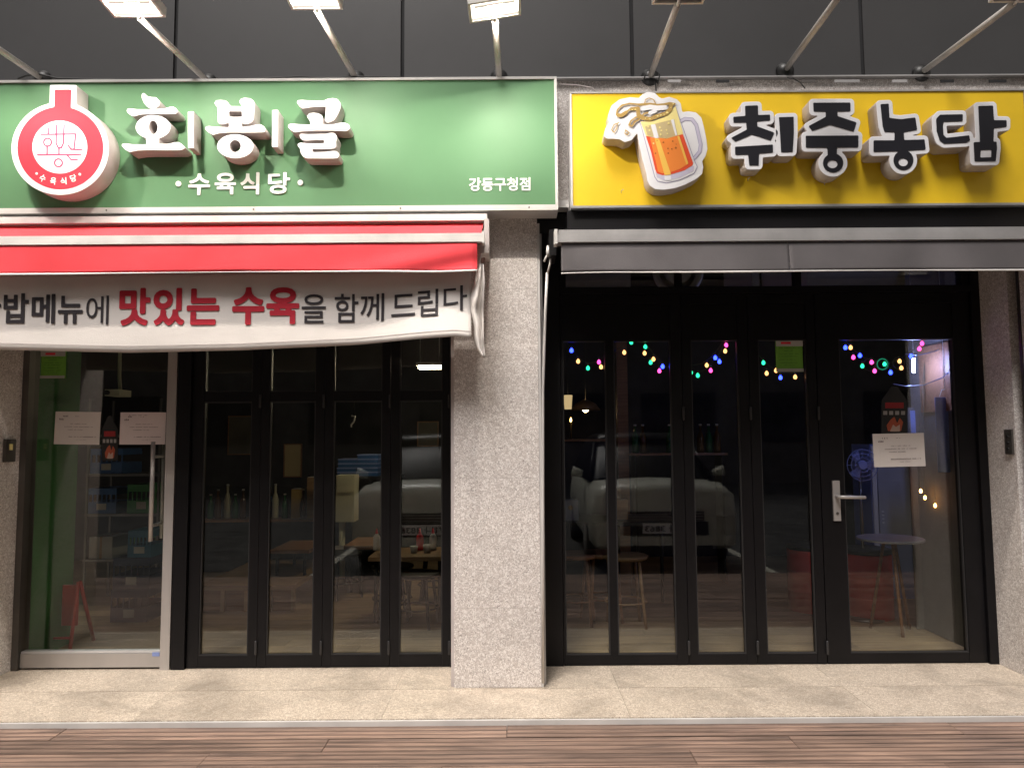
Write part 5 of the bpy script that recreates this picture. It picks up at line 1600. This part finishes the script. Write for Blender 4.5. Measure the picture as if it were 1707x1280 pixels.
# drums, round table, blue lit machines
def drum(label, x, y, h=.47, r=.165):
    t = thing('red_drum', label, 'drum', (x, y, 0), 'red drum stools')
    lathe('drum_body', [(r - .006, 0.001), (r, .006), (r, h * .32), (r + .006, h * .335), (r, h * .35), (r, h * .65), (r + .006, h * .665), (r, h * .68), (r, h - .01), (r - .004, h - .002)], (x, y, 0), M['red_paint'], t, n=32)
    lathe('drum_cushion', [(r - .01, h - .001), (r + .004, h + .01), (r + .004, h + .03), (r - .02, h + .04)], (x, y, 0), M['black_plastic'], t, n=32)
    return t
drum('red drum stool seen through the lower left of the swing door', X_(1447, 5.6), 5.62)
drum('red drum stool seen through the narrow door left of the lever handle', X_(1348, 5.85), 5.85)
M['inner_table'] = mat('pale_table_top', (.45, .46, .52), .35)
rt = thing('round_table', 'pale round table behind the swing door', 'table', (X_(1484, 5.15), 5.2, 0))
zr = Z_(900, 5.2)
cxr = X_(1484, 5.2)
lathe('table_top', [(.20, zr - .02), (.215, zr - .015), (.215, zr - .003), (.21, zr)], (cxr, 5.2, 0), M['inner_table'], rt, n=40)
for k in range(3):
    an = k * 2.094 + .4
    tube('table_leg', [(cxr + .15 * math.cos(an), 5.2 + .15 * math.sin(an), .001), (cxr + .04 * math.cos(an), 5.2 + .04 * math.sin(an), zr - .02)], .011, M['table_wood'], rt, n=8)
bl = emis('blue_tube', (.32, .40, 1.0), 300)
mc = thing('drinks_cooler', 'tall pale blue lit drinks cooler behind the round table', 'cooler', (X_(1494, 6.2), 6.4, 0))
mx0, mx1 = X_(1458, 6.2), X_(1528, 6.2); mz1 = Z_(745, 6.2)
box('cooler_body', mx0, mx1, 6.22, 6.55, .001, mz1, M['blue_tint'], mc, bevel=.01)
box('cooler_door', mx0 + .05, mx1 - .03, 6.20, 6.218, .45, mz1 - .05, M['inner_table'], mc, bevel=.004)
box('cooler_trim', mx0 + .005, mx0 + .04, 6.20, 6.218, .05, mz1 - .01, M['white_acryl'], mc, bevel=.004)
box('cooler_trim', mx1 - .025, mx1 - .005, 6.20, 6.218, .05, mz1 - .01, M['white_acryl'], mc, bevel=.004)
for k in range(4):
    box('cooler_button', mx0 + .07, mx0 + .085, 6.192, 6.1995, .62 + k * .03, .633 + k * .03, M['white_acryl'], mc)
fn = thing('standing_fan', 'round standing fan coloured as blue lit left of the drinks cooler', 'fan', (X_(1436, 5.5), 5.5, 0))
fc = P(1438, 775, 5.5)
bm = bmesh.new()
for rr_ in (.115, .085, .055):
    add_tube(bm, [fc + Vector((rr_ * math.cos(k * .2618), 0, rr_ * math.sin(k * .2618))) for k in range(25)], .003, 6)
for k in range(12):
    d = Vector((math.cos(k * .5236), 0, math.sin(k * .5236)))
    add_tube(bm, [fc + d * .03, fc + d * .115], .002, 5)
o = link('fan_grille', bm_mesh('fan_grille', bm), M['blue_tint'], fn); o['kind'] = 'stuff'
for k in range(3):
    an = k * 2.094
    bm = bmesh.new()
    c1 = fc + Vector((0, .02, 0))
    vs = [bm.verts.new(c1 + Vector((q[0] * math.cos(an) - q[1] * math.sin(an), q[2], q[0] * math.sin(an) + q[1] * math.cos(an)))) for q in ((.015, -.01, 0), (.1, -.04, .01), (.1, .03, -.01), (.015, .012, 0))]
    bm.faces.new(vs)
    o = link('fan_blade', bm_mesh('fan_blade', bm), M['blue_tint'], fn); s_ = o.modifiers.new('s', 'SOLIDIFY'); s_.thickness = .003
lathe('fan_motor', [(.03, -.012), (.035, .0), (.035, .06), (.02, .09)], fc, M['blue_tint'], fn, axis='Y', n=16)
tube('fan_pole', [fc + Vector((0, .05, -.02)), (fc.x, 5.55, .02)], .012, M['dark_steel'], fn)
lathe('fan_base', [(.13, .001), (.13, .015), (.02, .03)], (fc.x, 5.55, 0), M['dark_steel'], fn, n=24)
ap = thing('hanging_sheet', 'white sheet coloured as blue lit hanging from a hook by the right side of the swing door', 'sheet', P(1575, 660, 4.85))
a, b = P(1564, 787, 4.85), P(1589, 662, 4.85)
cloth('sheet', a.x, b.x, b.z, lambda x: a.z, lambda x, t: 4.85 + .012 * math.sin((x - a.x) * 90) * t, M['blue_tint'], ap, nx=14, nz=6, thick=.002)
tube('sheet_hook', [P(1566, 661, 4.85), P(1570, 650, 4.85), P(1580, 648, 4.85), P(1587, 661, 4.85)], .003, M['white_metal'], ap, n=6)
tube('sheet_cord', [P(1575, 648, 4.85), (P(1575, 648, 4.85).x, 4.85, 2.66)], .002, M['white_metal'], ap, n=5)
ps = thing('poster', 'small pale blue poster behind the swing door beside the fire sticker', 'poster', P(1533, 760, 5.25))
a, b = P(1521, 758, 5.25), P(1546, 684, 5.25)
box('poster_sheet', a.x, b.x, 5.25, 5.254, a.z, b.z, M['blue_tint'], ps)
box('poster_figure', (a.x + b.x) / 2 - .02, (a.x + b.x) / 2 + .02, 5.247, 5.2495, (a.z + b.z) / 2, b.z - .05, M['pencil'], ps)
box('poster_board', a.x - .02, b.x + .02, 5.256, 5.27, .001, b.z + .02, M['inner_wall'], ps)
bt = thing('tube_lamp', 'short lit blue-white tube lamp hanging behind the top right of the swing door', 'lamp', P(1524, 620, 4.95))
a, b = P(1523, 621, 4.95), P(1523, 598, 4.95)
tube('tube', [a, b], .008, bl, bt, n=10)
tube('tube_cord', [b, (b.x, 4.95, 2.66)], .003, M['white_metal'], bt, n=6)
tube('tube_socket', [b, b + Vector((0, 0, .02))], .011, M['white_metal'], bt, n=10)
cable('pale cable drooping behind the top right of the swing door', [P(u, v, 4.8) for u, v in ((1608, 570), (1595, 610), (1570, 630), (1540, 642), (1510, 644), (1490, 640))], .003, 'blue_tint')
cable('second pale cable rising behind the right edge of the swing door', [P(u, v, 4.9) for u, v in ((1606, 585), (1580, 575), (1560, 585), (1530, 592), (1510, 590))], .003, 'blue_tint')
sg = thing('red_menu_board', 'dim reddish brown menu board on the wall behind the right edge of the swing door', 'board', P(1590, 600, 5.2))
box('board_face', XR - .004, XR + .006, 4.75, 5.15, 1.5, 1.95, M['table_wood'], sg, bevel=.003)
box('board_edge', XR - .007, XR + .008, 4.74, 4.749, 1.49, 1.96, M['dark_steel'], sg)
# vent and panels behind the transom
vt = thing('round_vent', 'beige round vent behind the transom window over the two pane leaf', 'vent', P(1130, 465, 4.7))
a = P(1130, 452, 4.7)
lathe('vent_ring', [(.16, 0), (.165, -.02), (.15, -.035), (.125, -.03), (.12, 0)], (a.x, 4.72, a.z), M['cream'], vt, axis='Y', n=40)
lathe('vent_core', [(.09, -.004), (.085, -.02), (.03, -.03)], (a.x, 4.72, a.z), M['cream'], vt, axis='Y', n=32)
box('vent_plate', a.x - .3, a.x + .3, 4.722, 4.74, 2.30, 2.655, M['black_frame'], vt)
for k, (u0, u1) in enumerate(((1180, 1253), (1272, 1345))):
    c0, c1 = P(u0, 486, 4.75), P(u1, 462, 4.75)
    t = thing('duct_panel', ['beige duct panel behind the transom beside the round vent', 'beige duct panel behind the transom above the lime notice'][k], 'panel', c0)
    box('panel_face', c0.x, c1.x, 4.75, 4.77, c0.z, c1.z + .1, M['letter_side'], t, bevel=.004)
    box('panel_back', c0.x - .01, c1.x + .01, 4.775, 4.79, c0.z - .01, 2.655, M['black_frame'], t)

# ------------------------------------------------------------------ parked cars behind the photographer (seen only as reflections)
def car(label, cx, yf, plate):
    t = thing('parked_car', label, 'car', (cx, yf - 1.8, -.12), 'white cars parked facing the shops')
    g0 = -.12
    # side profile: (y back from the nose, z) roofline, half width
    st = [(0.00, .30, .87, .735), (.05, .25, .94, .775), (.30, .22, .975, .79), (.75, .22, .96, .80), (1.0, .22, 1.00, .80), (1.6, .22, 1.02, .80), (2.4, .22, 1.03, .80), (3.1, .24, 1.02, .78), (3.45, .28, .98, .74), (3.55, .40, .80, .68)]
    bm = bmesh.new(); rings = []
    for (d, zb_, zt_, hw) in st:
        ring = []
        for (fx, fz) in ((-.92, 0), (-1, .12), (-1.02, .5), (-.98, .85), (-.86, .97), (-.4, 1.0), (0, 1.015), (.4, 1.0), (.86, .97), (.98, .85), (1.02, .5), (1, .12), (.92, 0)):
            ring.append(bm.verts.new((cx + fx * hw, yf - d, g0 + zb_ + (zt_ - zb_) * fz)))
        rings.append(ring)
    for a, b in zip(rings[:-1], rings[1:]):
        for k in range(13):
            bm.faces.new((a[k], a[(k + 1) % 13], b[(k + 1) % 13], b[k]))
    bm.faces.new(rings[0]); bm.faces.new(rings[-1][::-1])
    link('body', bm_mesh('body', bm), M['car_white'], t, smooth=True)
    cab = [(0.85, .97, .98, .72), (1.35, .97, 1.42, .62), (1.7, .97, 1.50, .60), (2.6, .97, 1.49, .60), (3.15, .97, 1.38, .60), (3.42, .96, 1.0, .68)]
    bm = bmesh.new(); rings = []
    for (d, zb_, zt_, hw) in cab:
        ring = [bm.verts.new((cx + fx, yf - d, g0 + z)) for fx, z in ((-.76, zb_), (-hw, zt_ - .05), (-hw * .85, zt_), (0, zt_ + .015), (hw * .85, zt_), (hw, zt_ - .05), (.76, zb_))]
        rings.append(ring)
    for a, b in zip(rings[:-1], rings[1:]):
        for k in range(6):
            bm.faces.new((a[k], a[k + 1], b[k + 1], b[k]))
    link('cabin_glass', bm_mesh('cabin_glass', bm), M['car_glass'], t, smooth=True)
    bm = bmesh.new(); rings = []
    for (d, zt_, hw) in ((1.32, 1.425, .60), (1.7, 1.515, .59), (2.6, 1.505, .59), (3.1, 1.41, .57)):
        rings.append([bm.verts.new((cx + fx * hw, yf - d, g0 + zt_ + dz)) for fx, dz in ((-1.02, -.045), (-.85, .01), (0, .028), (.85, .01), (1.02, -.045))])
    for a, b in zip(rings[:-1], rings[1:]):
        for k in range(4):
            bm.faces.new((a[k], a[k + 1], b[k + 1], b[k]))
    o = link('roof', bm_mesh('roof', bm), M['car_glass'], t, smooth=True); o.modifiers.new('s', 'SOLIDIFY').thickness = .012
    for s in (-1, 1):
        tube('pillar', [(cx + s * .73, yf - .87, g0 + .98), (cx + s * .61, yf - 1.36, g0 + 1.40)], .022, M['car_glass'], t)
    box('grille', cx - .42, cx + .42, yf - .02, yf + .016, g0 + .56, g0 + .66, M['black_plastic'], t, bevel=.01)
    for k in range(3):
        box('grille_bar', cx - .41, cx + .41, yf + .017, yf + .024, g0 + .572 + k * .03, g0 + .580 + k * .03, M['steel'], t)
    box('bumper', cx - .74, cx + .74, yf - .10, yf + .05, g0 + .30, g0 + .40, M['car_white'], t, bevel=.025, seg=3)
    box('lower_grille', cx - .5, cx + .5, yf - .05, yf + .03, g0 + .20, g0 + .295, M['black_plastic'], t, bevel=.01)
    box('upper_bumper', cx - .46, cx + .46, yf - .09, yf + .03, g0 + .41, g0 + .55, M['black_plastic'], t, bevel=.02)
    for s in (-1, 1):
        bm = bmesh.new()
        vs = add_box(bm, cx + s * .50, cx + s * .74, yf - .16, yf + .012, g0 + .60, g0 + .72)
        link('headlight', bm_mesh('headlight', bm, .03, 2), M['lens'], t)
        lathe('fog_lamp', [(.035, 0), (.03, .01)], (cx + s * .62, yf + .03, g0 + .45), M['lens'], t, axis='Y', n=14)
        tube('mirror', [(cx + s * .80, yf - 1.0, g0 + 1.03), (cx + s * .93, yf - 1.0, g0 + 1.06)], .055, M['car_white'], t, radii=[.04, .065])
        for d in (.72, 2.85):
            w = lathe('wheel', [(.12, -.085), (.285, -.085), (.30, -.06), (.30, .06), (.285, .085), (.12, .085)], (cx + s * .72, yf - d, g0 + .301), M['tyre'], t, axis='X', n=28)
            lathe('rim', [(.03, -.09), (.19, -.088), (.2, -.07), (.2, .07), (.19, .088), (.03, .09)], (cx + s * .72, yf - d, g0 + .301), M['steel'], w, axis='X', n=20)
    pl = box('number_plate', cx - .26, cx + .26, yf + .052, yf + .058, g0 + .43, g0 + .54, M['white_acryl'], t, bevel=.004)
    me = text_mesh(plate, cx - .235, cx + .235, g0 + .445, g0 + .525, 0, .002, .02)
    for v in me.vertices:          # lettering faces +y
        v.co.x = 2 * cx - v.co.x; v.co.y = yf + .0605 - v.co.y
    me.flip_normals()
    link('plate_lettering', me, M['ink_black'], pl)
    return t
car('white compact car mirrored in the right shop windows', 1.66, .86, '38가 3863')
car('white compact car mirrored in the last left folding doors', -.98, .86, '71나 3836')

# ------------------------------------------------------------------ unseen dark building added to block sky reflections in the glass
ob = thing('building', 'unseen dark building added across the street to darken reflections in the glass', 'building', (0, -16, -.12))
box('wall', -26, 26, -20, -15, -.12, 11, M['core'], ob)
bm = bmesh.new(); add_box(bm, -1.2, 1.2, -.03, .05, 0, 1.6)
wme = bm_mesh('window', bm); wme.materials.append(M['car_glass'])
for i in range(14):
    for j in range(3):
        w = bpy.data.objects.new('window', wme); C.objects.link(w); w.parent = ob
        w.location = (-23.4 + i * 3.6, 1.0, 1.2 + j * 3.3 + .12)

# ------------------------------------------------------------------ more things inside the left shop
copy_tree(s0, (X_(655, 5.8), 5.78, 0), 'dark stool at the left end of the table by the pillar', .5)
copy_tree(s0, (X_(590, 6.9), 6.45, 0), 'dark stool before the brown back table behind the third folding door', .9)
copy_tree(s0, (X_(725, 6.2), 6.3, 0), 'dark stool behind the table by the pillar', .2)
bs_ = thing('wall_shelf', 'long shelf of bottles far back behind the first two folding doors', 'shelf', (X_(410, 7.8), 7.8, 0))
zz = Z_(862, 7.7)
box('shelf_board', X_(335, 7.7), X_(528, 7.7), 7.65, 7.9, zz - .025, zz, M['table_wood'], bs_, bevel=.003)
box('shelf_front', X_(337, 7.7), X_(526, 7.7), 7.7, 7.88, .001, zz - .026, M['dark_wall'], bs_, bevel=.003)
nm = ['far left', 'second', 'third', 'fourth', 'fifth', 'sixth', 'seventh', 'last']
for k, u in enumerate((350, 362, 378, 391, 404, 458, 474, 505)):
    bottle(nm[k] + ' bottle from the left on the long shelf far back in the left shop', u, 7.78, zz + .001, [M['bottle_green'], M['bottle_brown'], M['cream']][k % 3], h=.24 + .05 * (k % 3), group='bottles in the left shop')
for k, (u0, u1, h, m) in enumerate(((486, 500, .30, 'mug_gold'), (512, 524, .42, 'pale_wood'), (420, 446, .22, 'blue_plastic'))):
    o = thing('carton', ['golden carton on the long back shelf of the left shop', 'tall pale carton at the right end of the long back shelf', 'blue box in the middle of the long back shelf'][k], 'box', (X_(u0, 7.75), 7.8, zz + .001))
    box('carton_body', X_(u0, 7.75), X_(u1, 7.75), 7.72, 7.86, zz + .001, zz + h, M[m], o, bevel=.004)
    box('carton_flap', X_(u0, 7.75) + .004, X_(u1, 7.75) - .004, 7.73, 7.85, zz + h + .0005, zz + h + .004, M['paper'], o)
# dispenser bottles on the table by the pillar
tz = Z_(927, 5.5) + .001
for k, (u, m) in enumerate(((628, 'white_acryl'), (700, 'ink_red'), (722, 'white_acryl'))):
    x = X_(u, 5.85)
    t = thing('sauce_bottle', ['white sauce bottle at the left end of the table by the pillar', 'red sauce bottle on the table by the pillar', 'white sauce bottle nearest the pillar'][k], 'bottle', (x, 5.85, tz))
    lathe('bottle_body', [(.026, 0), (.028, .01), (.028, .10), (.012, .125)], (x, 5.85, tz), M[m], t, n=14)
    lathe('nozzle', [(.012, .125), (.004, .165)], (x, 5.85, tz), M['ink_red'], t, n=10)

for k, (u, v, lb) in enumerate(((1535, 818, 'upper'), (1542, 829, 'middle'), (1559, 842, 'lower'))):
    a = P(u, v, 5.05)
    t = thing('amber_bulb', lb + ' amber bulb glowing low beside the drinks cooler behind the swing door', 'bulb', a)
    lathe('bulb_glass', [(.003, .012), (.006, .008), (.0085, -.002), (.006, -.011), (.002, -.014)], a, emis('amber_bulb_glow', (1, .42, .10), 22), t, n=12)
    tube('bulb_cord', [a + Vector((0, 0, .016)), (a.x + .01, 5.05, 1.4), (XR + .005, 5.08, 1.9)], .0015, M['wire'], t, n=5)
